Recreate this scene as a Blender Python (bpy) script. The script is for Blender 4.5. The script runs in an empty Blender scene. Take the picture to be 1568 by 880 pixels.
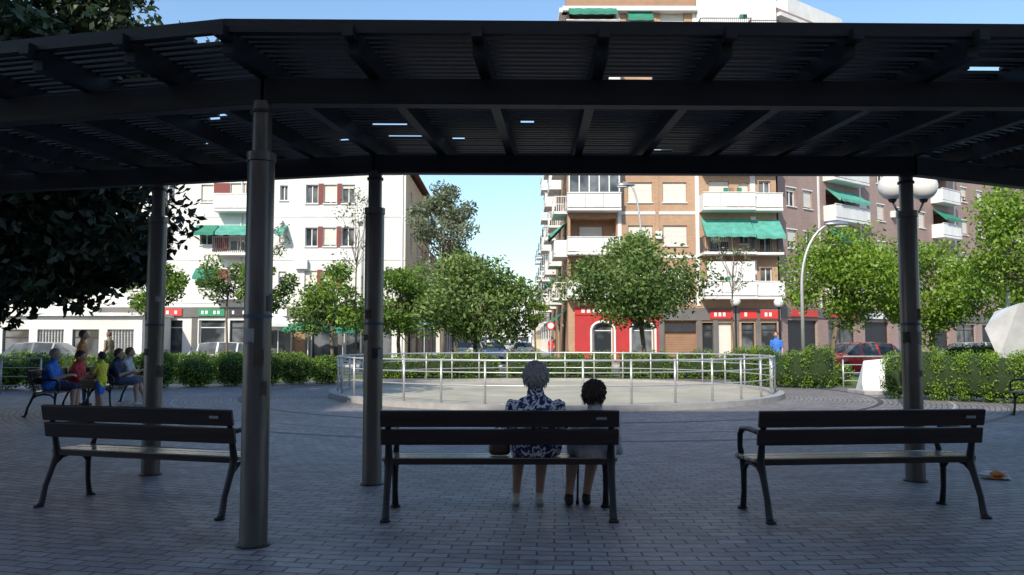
import bpy, math, random
import numpy as np
from mathutils import Vector, Matrix
random.seed(7); rng=np.random.default_rng(7)
sc=bpy.context.scene
V3=Vector
# ---------------------------------------------------------------- materials
def _new(name):
    m=bpy.data.materials.new(name); m.use_nodes=True
    nt=m.node_tree; b=nt.nodes['Principled BSDF']; return m,nt,b
def mixc(nt,fac,a,b):
    n=nt.nodes.new('ShaderNodeMix'); n.data_type='RGBA'
    nt.links.new(fac,n.inputs[0])
    for i,v in ((6,a),(7,b)):
        if isinstance(v,tuple): n.inputs[i].default_value=(*v,1)
        else: nt.links.new(v,n.inputs[i])
    return n.outputs[2]
def noise(nt,scale,detail=4,stretch=(1,1,1),vec=None,rough=.6):
    tc=nt.nodes.new('ShaderNodeTexCoord'); mp=nt.nodes.new('ShaderNodeMapping')
    mp.inputs['Scale'].default_value=stretch
    nt.links.new(vec if vec else tc.outputs['Object'],mp.inputs[0])
    n=nt.nodes.new('ShaderNodeTexNoise'); n.inputs['Scale'].default_value=scale
    n.inputs['Detail'].default_value=detail; n.inputs['Roughness'].default_value=rough
    nt.links.new(mp.outputs[0],n.inputs['Vector']); return n.outputs['Fac']
def ramp(nt,fac,lo,hi):
    r=nt.nodes.new('ShaderNodeMapRange'); r.inputs[1].default_value=lo; r.inputs[2].default_value=hi
    nt.links.new(fac,r.inputs[0]); return r.outputs[0]
def cl(c,k): return tuple(min(1,max(0,x*k)) for x in c)
def M(name,col,rough=.7,metal=0,var=.15,scale=2.,bump=0,bscale=40,stretch=(1,1,1),spec=.5):
    m,nt,b=_new(name)
    f=ramp(nt,noise(nt,scale,5,stretch),.3,.7)
    nt.links.new(mixc(nt,f,cl(col,1-var),cl(col,1+var)),b.inputs['Base Color'])
    b.inputs['Roughness'].default_value=rough; b.inputs['Metallic'].default_value=metal
    b.inputs['Specular IOR Level'].default_value=spec
    if bump:
        bp=nt.nodes.new('ShaderNodeBump'); bp.inputs['Strength'].default_value=bump; bp.inputs['Distance'].default_value=.01
        nt.links.new(noise(nt,bscale,3,stretch),bp.inputs['Height']); nt.links.new(bp.outputs[0],b.inputs['Normal'])
    return m
def brickmat(name,c1,c2,mortar,U,bw=.25,bh=.07,ms=.008):
    m,nt,b=_new(name)
    tc=nt.nodes.new('ShaderNodeTexCoord')
    d=nt.nodes.new('ShaderNodeVectorMath'); d.operation='DOT_PRODUCT'; d.inputs[1].default_value=U
    nt.links.new(tc.outputs['Object'],d.inputs[0])
    s=nt.nodes.new('ShaderNodeSeparateXYZ'); nt.links.new(tc.outputs['Object'],s.inputs[0])
    c=nt.nodes.new('ShaderNodeCombineXYZ'); nt.links.new(d.outputs['Value'],c.inputs[0]); nt.links.new(s.outputs[2],c.inputs[1])
    br=nt.nodes.new('ShaderNodeTexBrick'); br.inputs['Scale'].default_value=1
    br.inputs['Brick Width'].default_value=bw; br.inputs['Row Height'].default_value=bh; br.inputs['Mortar Size'].default_value=ms
    br.inputs['Color1'].default_value=(*c1,1); br.inputs['Color2'].default_value=(*c2,1); br.inputs['Mortar'].default_value=(*mortar,1)
    nt.links.new(c.outputs[0],br.inputs['Vector'])
    f=ramp(nt,noise(nt,.6,5,(1,1,.35)),.35,.75)
    dk=nt.nodes.new('ShaderNodeMix'); dk.data_type='RGBA'; dk.blend_type='MULTIPLY'
    nt.links.new(f,dk.inputs[0]); nt.links.new(br.outputs['Color'],dk.inputs[6]); dk.inputs[7].default_value=(.78,.76,.74,1)
    nt.links.new(dk.outputs[2],b.inputs['Base Color']); b.inputs['Roughness'].default_value=.85
    return m
def leafmat(name,c,c2,tr=.35):
    m,nt,b=_new(name)
    f=ramp(nt,noise(nt,1.3,3),.35,.65)
    col=mixc(nt,f,c,c2); nt.links.new(col,b.inputs['Base Color']); b.inputs['Roughness'].default_value=.5
    t=nt.nodes.new('ShaderNodeBsdfTranslucent')
    br=nt.nodes.new('ShaderNodeMix'); br.data_type='RGBA'; br.blend_type='MULTIPLY'; br.inputs[0].default_value=1
    nt.links.new(col,br.inputs[6]); br.inputs[7].default_value=(1.0,1.0,.5,1); nt.links.new(br.outputs[2],t.inputs[0])
    mx=nt.nodes.new('ShaderNodeMixShader'); mx.inputs[0].default_value=tr
    nt.links.new(b.outputs[0],mx.inputs[1]); nt.links.new(t.outputs[0],mx.inputs[2])
    nt.links.new(mx.outputs[0],nt.nodes['Material Output'].inputs[0]); return m
CX,CY=1.1,21.3   # centre of the round plaza
def polar_paving(name):
    m,nt,b=_new(name)
    tc=nt.nodes.new('ShaderNodeTexCoord'); s=nt.nodes.new('ShaderNodeSeparateXYZ'); nt.links.new(tc.outputs['Object'],s.inputs[0])
    def mth(op,a,bv=None):
        n=nt.nodes.new('ShaderNodeMath'); n.operation=op
        for i,v in enumerate((a,bv)):
            if v is None: continue
            if isinstance(v,(int,float)): n.inputs[i].default_value=v
            else: nt.links.new(v,n.inputs[i])
        return n.outputs[0]
    x=mth('SUBTRACT',s.outputs[0],CX); y=mth('SUBTRACT',s.outputs[1],CY)
    r=mth('SQRT',mth('ADD',mth('MULTIPLY',x,x),mth('MULTIPLY',y,y)))
    th=mth('MULTIPLY',mth('ARCTAN2',x,mth('MULTIPLY',y,-1)),15.0)
    c=nt.nodes.new('ShaderNodeCombineXYZ'); nt.links.new(th,c.inputs[0]); nt.links.new(r,c.inputs[1])
    nz=nt.nodes.new('ShaderNodeTexNoise'); nz.inputs['Scale'].default_value=1.7; nt.links.new(tc.outputs['Object'],nz.inputs['Vector'])
    sc1=nt.nodes.new('ShaderNodeVectorMath'); sc1.operation='SCALE'; sc1.inputs[3].default_value=.07; nt.links.new(nz.outputs['Color'],sc1.inputs[0])
    ad=nt.nodes.new('ShaderNodeVectorMath'); nt.links.new(c.outputs[0],ad.inputs[0]); nt.links.new(sc1.outputs[0],ad.inputs[1])
    br=nt.nodes.new('ShaderNodeTexBrick'); br.inputs['Scale'].default_value=1
    br.inputs['Brick Width'].default_value=.21; br.inputs['Row Height'].default_value=.105
    br.inputs['Mortar Size'].default_value=.007; br.inputs['Mortar Smooth'].default_value=.3
    br.inputs['Color1'].default_value=(.36,.335,.335,1); br.inputs['Color2'].default_value=(.24,.225,.23,1); br.inputs['Mortar'].default_value=(.07,.065,.068,1)
    nt.links.new(ad.outputs[0],br.inputs['Vector'])
    f=ramp(nt,noise(nt,.45,6,(1,1,1),None,.65),.35,.7)
    dk=nt.nodes.new('ShaderNodeMix'); dk.data_type='RGBA'; dk.blend_type='MULTIPLY'; nt.links.new(f,dk.inputs[0])
    nt.links.new(br.outputs['Color'],dk.inputs[6]); dk.inputs[7].default_value=(.6,.585,.6,1)
    f2=ramp(nt,noise(nt,3.1,6),.55,.75)
    d2=nt.nodes.new('ShaderNodeMix'); d2.data_type='RGBA'; d2.blend_type='MULTIPLY'; nt.links.new(f2,d2.inputs[0])
    nt.links.new(dk.outputs[2],d2.inputs[6]); d2.inputs[7].default_value=(.6,.58,.56,1)
    nt.links.new(d2.outputs[2],b.inputs['Base Color'])
    rr=nt.nodes.new('ShaderNodeMapRange'); nt.links.new(noise(nt,6,4),rr.inputs[0]); rr.inputs[3].default_value=.36; rr.inputs[4].default_value=.7
    nt.links.new(rr.outputs[0],b.inputs['Roughness'])
    bp=nt.nodes.new('ShaderNodeBump'); bp.inputs['Strength'].default_value=.9; bp.inputs['Distance'].default_value=.018; bp.invert=True
    h=nt.nodes.new('ShaderNodeMath'); h.operation='ADD'; nt.links.new(br.outputs['Fac'],h.inputs[0])
    n3=nt.nodes.new('ShaderNodeMath'); n3.operation='MULTIPLY'; n3.inputs[1].default_value=1.3; nt.links.new(noise(nt,14,3),n3.inputs[0])
    nt.links.new(n3.outputs[0],h.inputs[1]); nt.links.new(h.outputs[0],bp.inputs['Height']); nt.links.new(bp.outputs[0],b.inputs['Normal'])
    return m
def printmat(name,c1,c2,scale):
    m,nt,b=_new(name)
    tc=nt.nodes.new('ShaderNodeTexCoord')
    nz=nt.nodes.new('ShaderNodeTexNoise'); nz.inputs['Scale'].default_value=scale; nz.inputs['Detail'].default_value=1.5; nz.inputs['Distortion'].default_value=2.5
    nt.links.new(tc.outputs['Object'],nz.inputs['Vector'])
    f=ramp(nt,nz.outputs['Fac'],.50,.54)
    nt.links.new(mixc(nt,f,c1,c2),b.inputs['Base Color']); b.inputs['Roughness'].default_value=.85
    return m
m_pave=polar_paving('plaza_pavers')
m_asph=M('asphalt',(.07,.07,.072),.9,0,.2,1.5,.4,60)
m_side=M('sidewalk_concrete',(.30,.29,.28),.85,0,.15,1.2,.2,30)
m_kerb=M('kerb_granite',(.36,.35,.34),.8,0,.15,5)
m_sand=M('pale_concrete',(.42,.39,.31),.85,0,.2,.8,.3,50)
m_white=M('white_paint',(.74,.73,.70),.6,0,.05,1.5)
m_line=M('road_paint',(.7,.7,.68),.7,0,.12,4)
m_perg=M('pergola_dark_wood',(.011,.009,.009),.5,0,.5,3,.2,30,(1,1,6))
m_bwood=M('bench_dark_wood',(.030,.018,.016),.34,0,.4,4,.2,30,(.5,6,6))
m_seat=M('bare_sheen_seat_wood',(.20,.17,.14),.2,0,.35,4,.15,30,(.5,6,6),.8)  # bare grey seat planks, bright sky reflection worked into the pale colour
m_iron=M('cast_iron',(.014,.014,.018),.45,.2,.2,20,.2,60)
m_post=M('post_steel',(.17,.155,.145),.36,.6,.45,4,.1,30,(1,1,.18))
m_galv=M('galvanised_rail',(.58,.58,.57),.4,.5,.12,8)
m_glass,nt_,b_=_new('window_glass'); b_.inputs['Base Color'].default_value=(.05,.06,.07,1); b_.inputs['Roughness'].default_value=.08
nt_.links.new(mixc(nt_,ramp(nt_,noise(nt_,.7,2),.4,.6),(.03,.035,.04),(.16,.17,.18)),b_.inputs['Base Color'])
m_frame=M('window_frame',(.68,.68,.66),.5,0,.05)
m_shut=M('roller_shutter',(.62,.59,.53),.65,0,.08,2,.5,30,(.05,.05,3))
m_tree=M('bark',(.16,.125,.09),.9,0,.3,8,.6,25,(1,1,.3))
m_plasterW=M('white_render',(.68,.665,.63),.85,0,.13,.45,.15,20,(1,1,.25))
m_cream=M('cream_render',(.72,.60,.42),.85,0,.08,.35,0,20,(1,1,.35))
m_redpanel=M('dark_red_render',(.20,.055,.05),.8,0,.1)
m_slab=M('white_slab',(.70,.69,.67),.7,0,.14,1.0,0,20,(1,1,.4))
m_green=M('green_canvas',(.03,.20,.13),.8,0,.2)
m_teal=M('teal_canvas',(.09,.33,.26),.8,0,.25)
m_redshop=M('red_shop_paint',(.42,.03,.03),.5,0,.1)
m_redsign=M('red_sign',(.55,.04,.035),.4,0,.05)
m_dark=M('dark_metal',(.03,.03,.035),.5,0,.2)
m_dgrey=M('grey_stone_cladding',(.13,.12,.115),.6,0,.2,1)
m_tile=M('terracotta_roof',(.34,.13,.08),.85,0,.2,4)
m_orange=M('orange_brown_shutter',(.30,.17,.10),.6,0,.1)
m_greensign=M('green_sign',(.03,.25,.12),.4)
m_bluesign=M('blue_sign',(.05,.12,.35),.4)
m_tire=M('rubber',(.02,.02,.02),.8)
m_chrome=M('alloy',(.5,.5,.5),.3,.8,.05)
m_globe,nt_,b_=_new('opal_globe'); b_.inputs['Base Color'].default_value=(.8,.8,.78,1); b_.inputs['Roughness'].default_value=.25; b_.inputs['Subsurface Weight'].default_value=.3
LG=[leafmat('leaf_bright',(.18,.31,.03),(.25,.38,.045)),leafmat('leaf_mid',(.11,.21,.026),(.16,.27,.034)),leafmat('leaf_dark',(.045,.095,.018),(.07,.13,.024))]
LD=[leafmat('leaf_in_shade',(.014,.026,.012),(.022,.038,.014),.15),leafmat('leaf_in_shade2',(.010,.018,.010),(.016,.026,.012),.15),leafmat('leaf_in_shade3',(.022,.04,.016),(.032,.055,.02),.25)]  # left tree's greens, its shade painted in as near-black leaf colour
LDT=[LD[0],LD[2],leafmat('leaf_lit_top',(.05,.09,.05),(.07,.12,.06),.3)]  # paler leaf copy, painting daylight onto the top of the dark crown
LGY=[leafmat('leaf_grey',(.22,.25,.16),(.27,.30,.20)),leafmat('leaf_grey2',(.15,.18,.11),(.19,.22,.14)),leafmat('leaf_grey3',(.08,.11,.06),(.11,.14,.08))]
LH=[leafmat('hedge_leaf',(.18,.31,.03),(.24,.38,.045)),leafmat('hedge_leaf2',(.10,.19,.025),(.14,.25,.035)),leafmat('hedge_leaf3',(.05,.10,.018),(.07,.14,.025))]
LO=[leafmat('olive_leaf',(.18,.27,.07),(.25,.34,.10)),leafmat('olive_leaf2',(.10,.18,.04),(.14,.23,.055)),LG[2]]
m_core=M('hedge_inner',(.02,.04,.01),.95)
m_grass=M('grass',(.08,.13,.03),.95,0,.3,3,.5,60)
# ---------------------------------------------------------------- mesh builder
class MB:
    def __init__(s): s.v=[];s.f=[];s.m=[];s.mats=[]
    def mi(s,m):
        if m not in s.mats: s.mats.append(m)
        return s.mats.index(m)
    def add(s,vs,fs,m):
        o=len(s.v); s.v+= [tuple(v) for v in vs]; k=s.mi(m)
        for f in fs: s.f.append(tuple(i+o for i in f)); s.m.append(k)
    def box(s,x0,x1,y0,y1,z0,z1,m,T=None):
        vs=[V3((x,y,z)) for z in (z0,z1) for x,y in ((x0,y0),(x1,y0),(x1,y1),(x0,y1))]
        if T: vs=[T@v for v in vs]
        s.add(vs,[(0,3,2,1),(4,5,6,7),(0,1,5,4),(1,2,6,5),(2,3,7,6),(3,0,4,7)],m)
    def tube(s,pts,rad,m,n=10,flat=None,caps=True):
        pts=[V3(p) for p in pts]
        if isinstance(rad,(int,float)): rad=[rad]*len(pts)
        rings=[];ref=None
        for i,p in enumerate(pts):
            t=(pts[min(i+1,len(pts)-1)]-pts[max(i-1,0)]).normalized()
            if ref is None:
                ref=V3((1,0,0)) if abs(t.x)<.9 else V3((0,1,0))
            a=(ref-t*ref.dot(t)).normalized(); ref=a; b=t.cross(a)
            k1,k2=(flat if flat else (1,1))
            rings.append([p+a*(math.cos(2*math.pi*j/n)*rad[i]*k1)+b*(math.sin(2*math.pi*j/n)*rad[i]*k2) for j in range(n)])
        vs=[v for r in rings for v in r]; fs=[]
        for i in range(len(rings)-1):
            for j in range(n): fs.append((i*n+j,i*n+(j+1)%n,(i+1)*n+(j+1)%n,(i+1)*n+j))
        if caps: fs.append(tuple(range(n-1,-1,-1))); fs.append(tuple((len(rings)-1)*n+j for j in range(n)))
        s.add(vs,fs,m)
    def sphere(s,c,r,m,n=14,k=9,sc=(1,1,1),f=None):
        vs=[];c=V3(c)
        for i in range(k+1):
            ph=math.pi*i/k
            for j in range(n):
                th=2*math.pi*j/n
                d=V3((math.sin(ph)*math.cos(th),math.sin(ph)*math.sin(th),math.cos(ph)))
                p=V3((d.x*r*sc[0],d.y*r*sc[1],d.z*r*sc[2]))
                if f: p=f(d,p)
                vs.append(c+p)
        fs=[(i*n+j,i*n+(j+1)%n,(i+1)*n+(j+1)%n,(i+1)*n+j) for i in range(k) for j in range(n)]
        s.add(vs,fs,m)
    def obj(s,name,parent=None,smooth=False,bevel=0):
        me=bpy.data.meshes.new(name); me.from_pydata(s.v,[],s.f)
        for m in s.mats: me.materials.append(m)
        me.polygons.foreach_set('material_index',s.m)
        if smooth: me.polygons.foreach_set('use_smooth',[True]*len(s.f))
        me.validate(); me.update()
        o=bpy.data.objects.new(name,me); sc.collection.objects.link(o)
        if parent: o.parent=parent
        if bevel:
            b=o.modifiers.new('b','BEVEL'); b.width=bevel; b.segments=2; b.limit_method='ANGLE'
        return o
def empty(name,loc=(0,0,0),yaw=0):
    e=bpy.data.objects.new(name,None); sc.collection.objects.link(e); e.location=loc; e.rotation_euler=(0,0,yaw); e.empty_display_size=.3; return e
# frame helper for facades
class FR:
    def __init__(s,O,U,N): s.O=V3(O);s.U=V3(U).normalized();s.N=V3(N).normalized()
    def p(s,u,v,w): return s.O+s.U*u+V3((0,0,v))+s.N*w
    def box(s,mb,u0,u1,v0,v1,w0,w1,m):
        vs=[s.p(u,v,w) for v in (v0,v1) for u,w in ((u0,w0),(u1,w0),(u1,w1),(u0,w1))]
        mb.add(vs,[(0,3,2,1),(4,5,6,7),(0,1,5,4),(1,2,6,5),(2,3,7,6),(3,0,4,7)],m)
    def quad(s,mb,pts,m): mb.add([s.p(*q) for q in pts],[(0,1,2,3)],m)
def facade(mb,fr,W,H,ops,wall,reveal=.2,v_base=0):
    us=sorted(set([0,W]+[o[0] for o in ops]+[o[1] for o in ops])); vs=sorted(set([v_base,H]+[o[2] for o in ops]+[o[3] for o in ops]))
    us=[u for u in us if 0<=u<=W]; vs=[v for v in vs if v_base<=v<=H]
    for i in range(len(us)-1):
        for j in range(len(vs)-1):
            cu=(us[i]+us[i+1])/2; cv=(vs[j]+vs[j+1])/2
            if any(o[0]<cu<o[1] and o[2]<cv<o[3] for o in ops): continue
            fr.quad(mb,[(us[i],vs[j],0),(us[i+1],vs[j],0),(us[i+1],vs[j+1],0),(us[i],vs[j+1],0)],wall)
    for o in ops:
        a,b,c,d,k=o[:5]; R=reveal if k not in('loggia',) else 1.1
        bw=o[5] if len(o)>5 else wall
        fr.quad(mb,[(a,c,0),(a,d,0),(a,d,-R),(a,c,-R)],wall); fr.quad(mb,[(b,c,0),(b,d,0),(b,d,-R),(b,c,-R)],wall)
        fr.quad(mb,[(a,d,0),(b,d,0),(b,d,-R),(a,d,-R)],wall); fr.quad(mb,[(a,c,0),(b,c,0),(b,c,-R),(a,c,-R)],wall)
        if k=='loggia':
            fr.quad(mb,[(a,c,-R),(b,c,-R),(b,d,-R),(a,d,-R)],bw)
            w=(b-a); window(mb,fr,a+w*.22,a+w*.72,c+.05,d-.45,-R+.06,random.random()<.5)
        elif k=='shop':
            fr.quad(mb,[(a,c,-R),(b,c,-R),(b,d,-R),(a,d,-R)],m_glass)
            n=max(1,int((b-a)/1.4))
            for q in range(n+1):
                u=a+(b-a)*q/n; u=min(max(u,a+.04),b-.04); fr.box(mb,u-.035,u+.035,c,d,-R+.003,-R+.06,bw)
            fr.box(mb,a,b,d-.5,d-.44,-R+.004,-R+.05,bw)
        elif k=='solid':
            fr.quad(mb,[(a,c,-R),(b,c,-R),(b,d,-R),(a,d,-R)],bw)
            if (b-a)>1.5:
                v=c+.12
                while v<d: fr.box(mb,a+.02,b-.02,v,v+.02,-R+.003,-R+.03,bw); v+=.16
        else:
            window(mb,fr,a,b,c,d,-R+.002,k=='shut')
            if k!='nosill': fr.box(mb,a-.06,b+.06,c-.07,c-.003,-.03,.09,m_slab)
def window(mb,fr,a,b,c,d,w,shut=False):
    fr.quad(mb,[(a,c,w),(b,c,w),(b,d,w),(a,d,w)],m_glass)
    t=.06
    for (p,q,r,s_) in ((a,a+t,c,d),(b-t,b,c,d),(a+t,b-t,c,c+t),(a+t,b-t,d-t,d),((a+b)/2-.03,(a+b)/2+.03,c+t,d-t)):
        fr.box(mb,p,q,r,s_,w+.003,w+.06,m_frame)
    fr_=1.0 if shut else random.choice([0,0,.2,.35,.6,.9])
    if fr_>0: fr.box(mb,a+.012,b-.012,d-(d-c)*fr_,d-.005,w+.065,w+.095,m_shut)
def balcony(mb,fr,u0,u1,v,dep,kind='panel',m=None):
    m=m or m_slab
    fr.box(mb,u0,u1,v-.16,v,-.02,dep,m_slab)
    if kind=='panel':
        n=max(1,int((u1-u0)/.9))
        for q in range(n): fr.box(mb,u0+(u1-u0)*q/n+.01,u0+(u1-u0)*(q+1)/n-.01,v+.06,v+.93,dep-.1,dep-.02,m)
        fr.box(mb,u0,u0+.08,v+.003,v+.95,0,dep-.103,m); fr.box(mb,u1-.08,u1,v+.003,v+.95,0,dep-.103,m)
        fr.box(mb,u0-.02,u1+.02,v+.953,v+1.01,dep-.13,dep+.02,m_slab)
    else:
        rm=m_dark if kind=='bars' else m_frame
        for h in (.12,.98): fr.box(mb,u0,u1,v+h,v+h+.05,dep-.06,dep-.02,rm)
        u=u0+.02
        while u<u1: fr.box(mb,u,u+.025,v+.003,v+1.0,dep-.055,dep-.03,rm); u+=.13
        for uu in (u0,u1-.04):
            fr.box(mb,uu,uu+.04,v+.98,v+1.03,0,dep-.07,rm)
            w=.1
            while w<dep-.1: fr.box(mb,uu+.005,uu+.03,v+.003,v+.98,w,w+.025,rm); w+=.15
def awning(mb,fr,u0,u1,vt,drop,out,m):
    n=max(4,int((u1-u0)/.35)); vs=[]
    for q in range(n+1):
        u=u0+(u1-u0)*q/n; s_=.035*(q%2)+random.uniform(0,.02)
        vs+=[fr.p(u,vt,.03),fr.p(u,vt-drop*.5-s_,out*.5),fr.p(u,vt-drop-s_*.6,out),fr.p(u,vt-drop-.2-.05*(q%2),out+.01)]
    fs=[(4*q+k,4*q+4+k,4*q+5+k,4*q+1+k) for q in range(n) for k in range(3)]
    mb.add(vs,fs,m)
    for u in (u0,u1):
        vs=[fr.p(u,vt-drop-.02,out),fr.p(u,vt-.03,.05),fr.p(u,vt-drop-.2,.9*out)]; mb.add(vs,[(0,1,2)],m)
# ---------------------------------------------------------------- vegetation
def quads_mesh(name,P,mats,midx,parent=None):
    n=len(P); me=bpy.data.meshes.new(name)
    me.vertices.add(n*4); me.vertices.foreach_set('co',P.reshape(-1).astype(np.float32))
    me.loops.add(n*4); me.loops.foreach_set('vertex_index',np.arange(n*4,dtype=np.int32))
    me.polygons.add(n); me.polygons.foreach_set('loop_start',np.arange(0,n*4,4,dtype=np.int32)); me.polygons.foreach_set('loop_total',np.full(n,4,dtype=np.int32))
    for m in mats: me.materials.append(m)
    me.polygons.foreach_set('material_index',midx.astype(np.int32)); me.update(calc_edges=True)
    o=bpy.data.objects.new(name,me); sc.collection.objects.link(o)
    if parent: o.parent=parent
    return o
def leaves(C,size,up=.3):
    n=len(C)
    a=rng.normal(size=(n,3)); a/=np.linalg.norm(a,axis=1)[:,None]
    b=rng.normal(size=(n,3)); b-= (b*a).sum(1)[:,None]*a; b/=np.linalg.norm(b,axis=1)[:,None]
    s=size*rng.uniform(.6,1.35,size=(n,1))
    return np.stack([C-a*s,C+b*s*.5+a*s*.1,C+a*s,C-b*s*.5+a*s*.1],axis=1)
def tree(name,x,y,zb,zt,r,n=9000,ls=.085,pal=LG,clumps=34,th=.10,z0=0,droop=0,ry=None,cs=.2,trunk_x=0,low=False):
    e=empty(name,(x,y,z0)); mb=MB(); ry=ry or r
    zb-=z0; zt-=z0; cz=(zb+zt)/2; rz=(zt-zb)/2
    fork=max(.8,zb+ (zt-zb)*.15)
    tx=trunk_x
    mb.tube([(tx,0,-.05),(tx+.03,.02,fork*.4),(tx*.7-.02,.03,fork*.75),(tx*.4,0,fork)],[th*1.25,th,th*.9,th*.8],m_tree,9)
    mb.tube([(tx*.4,0,fork-.02),(.1,.08,cz),(0,0,zt-rz*.35)],[th*.75,th*.45,th*.12],m_tree,7)
    cc=[]; 
    while len(cc)<clumps:
        d=rng.normal(size=3); d/=np.linalg.norm(d); k=rng.uniform(.35,1)**.6
        if low: d=np.sign(d)*np.abs(d)**.75
        p=d*k*np.array([r,ry,rz])*.88; 
        p[2]+=cz
        if p[2]<zb: continue
        cc.append(p)
    for c in cc:
        st=V3((0,0,fork+(c[2]-fork)*rng.uniform(.1,.5) if c[2]>fork else fork))
        e_=V3(c); mid=st.lerp(e_,.5)+V3(rng.normal(size=3)*.12*r)
        mb.tube([st,mid,e_],[th*.38,th*.22,th*.06],m_tree,5,caps=False)
    mb.obj('trunk_and_limbs',e,True)
    cc=np.array(cc); w=rng.uniform(.4,1.6,len(cc)); w/=w.sum(); idx=rng.choice(len(cc),n,p=w)
    g=rng.normal(size=(n,3)); g/= (np.linalg.norm(g,axis=1)[:,None]); g*=rng.uniform(0.1,1,size=(n,1))**.5
    cr=rng.uniform(.7,1.4,len(cc))[idx][:,None]*cs*min(r,2.8)*1.75
    P=cc[idx]+g*cr*np.array([1,1,.75])
    if droop: P[:,2]-=droop*rng.uniform(0,1,n)*np.hypot(P[:,0]/r,P[:,1]/ry)
    # lighter leaf tones towards the crown top, darker ones towards the bottom
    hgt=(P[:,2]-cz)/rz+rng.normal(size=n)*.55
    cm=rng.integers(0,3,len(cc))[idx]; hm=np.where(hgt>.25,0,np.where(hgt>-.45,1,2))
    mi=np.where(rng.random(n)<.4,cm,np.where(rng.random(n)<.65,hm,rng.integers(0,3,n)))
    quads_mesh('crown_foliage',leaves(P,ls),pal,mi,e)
    return e
def hedge(name,pts,h,w,n_per_m=900,ls=.03,pal=LH,ball=False,z0=0):
    e=empty(name,(0,0,0)); mb=MB(); Ps=[]
    for i in range(len(pts)-1):
        a=V3((*pts[i],0)); b=V3((*pts[i+1],0)); L=(b-a).length; t=(b-a)/L; nrm=V3((-t.y,t.x,0))
        step=.95 if ball else .5; k=max(1,int(L/step))
        for q in range(k):
            c=a+t*((q+.5)*L/k)
            hh=h*random.uniform(.82,1.1); ww=w*random.uniform(.88,1.14); 
            lx=(.5 if ball else .42)*random.uniform(.92,1.08)
            def f(d,p,hh=hh):
                kx=lambda v:math.copysign(abs(v)**(.85 if ball else .6),v)
                return V3((0,0,0))+t*(kx(d.x)*lx)+nrm*(kx(d.y)*ww/2)+V3((0,0,kx(d.z)*hh/2))
            mb.sphere((c.x,c.y,z0+hh/2+.02),.9,m_core,12,8,f=lambda d,p,f=f:f(d,p)*.86)
            n=int(n_per_m*step)
            d=rng.normal(size=(n,3)); d/=np.linalg.norm(d,axis=1)[:,None]
            ex=.85 if ball else .6
            kd=np.sign(d)*np.abs(d)**ex*rng.uniform(.84,1.12,size=(n,1))
            P=np.array(c)[None]+kd[:,:1]*lx*np.array(t)[None]+kd[:,1:2]*(ww/2)*np.array(nrm)[None]+kd[:,2:3]*np.array([0,0,hh/2])[None]
            P[:,2]+=z0+hh/2+.02; P[:,2]=np.abs(P[:,2]-z0)+z0; Ps.append(P)
    mb.obj('dark_core',e,True)  # solid dark lumps added behind the leaf cards to fill the hedge
    P=np.concatenate(Ps); cl_=(np.sin(P[:,0]*5)+np.sin(P[:,1]*6+P[:,2]*4)+rng.normal(size=len(P))*1.1)
    quads_mesh('foliage',leaves(P,ls),pal,np.digitize(cl_,[.2,1.6])[...,] ,e)
    return e
# ---------------------------------------------------------------- ground
def sheet(name,pts,z,m,z_low=None):
    mb=MB(); n=len(pts); mb.add([(x,y,z) for x,y in pts],[tuple(range(n))],m)
    if z_low is not None:
        vs=[(x,y,z-.0) for x,y in pts]+[(x,y,z_low) for x,y in pts]
        mb.add(vs,[(i,(i+1)%n,n+(i+1)%n,n+i) for i in range(n)],m_kerb)
    return mb.obj(name)
SZ=-.15
sheet('ground',[(-900,-900),(900,-900),(900,900),(-900,900)],SZ-.01,m_side)
sheet('road',[(-120,35),(120,35),(120,46.5),(-120,46.5)],SZ-.006,m_asph)
sheet('street_road',[(-4.6,46.5),(1.6,46.5),(3.5,330),(-2.7,330)],SZ-.006,m_asph)
sheet('plaza_pavement',[(-45,-9),(45,-9),(45,32.5),(-45,32.5)],0,m_pave,SZ-.02)
sheet('sidewalk',[(-60,47.5),(-4.8,47.5),(-3,330),(-60,330)],SZ+.12,m_side,SZ-.02)
sheet('sidewalk.001',[(1.8,47.5),(90,47.5),(90,330),(3.8,330)],SZ+.12,m_side,SZ-.02)
mb=MB()
for i in range(11): mb.box(-4.2+i*.55,-3.9+i*.55,47.6,50.6,SZ-.002,SZ+.0,m_line)
for i in range(30): mb.box(-60+i*4,-58+i*4,40.7,40.85,SZ-.002,SZ,m_line)
mb.obj('road_markings')
def annulus(name,r0,r1,z,m,a0=0,a1=360,n=96):
    mb=MB(); vs=[];
    for i in range(n+1):
        a=math.radians(a0+(a1-a0)*i/n)
        for r in (r0,r1): vs.append((CX+r*math.sin(a),CY-r*math.cos(a),z))
    mb.add(vs,[(2*i,2*i+1,2*i+3,2*i+2) for i in range(n)],m); return mb.obj(name)
annulus('drain_channel',7.85,7.95,.004,m_dark)
annulus('paving_band',10.3,10.40,.004,m_dgrey,-75,75)
annulus('paving_band.001',9.3,9.36,.004,m_kerb,-80,80)
sheet('lawn',[(-30,25.5),(-8,25.8),(-5.6,29.2),(8.6,29.2),(9.5,24.3),(12,20.6),(30,17.5),(30,32),(-30,32)],.006,m_grass)
mb=MB(); 
mb.add([(-10.2+2.4*math.cos(a),10.6+1.7*math.sin(a),.005) for a in [k*math.pi/16 for k in range(32)]],[tuple(range(32))],M('green_rubber',(.07,.16,.10),.8,0,.2))
mb.obj('play_surface')
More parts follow.
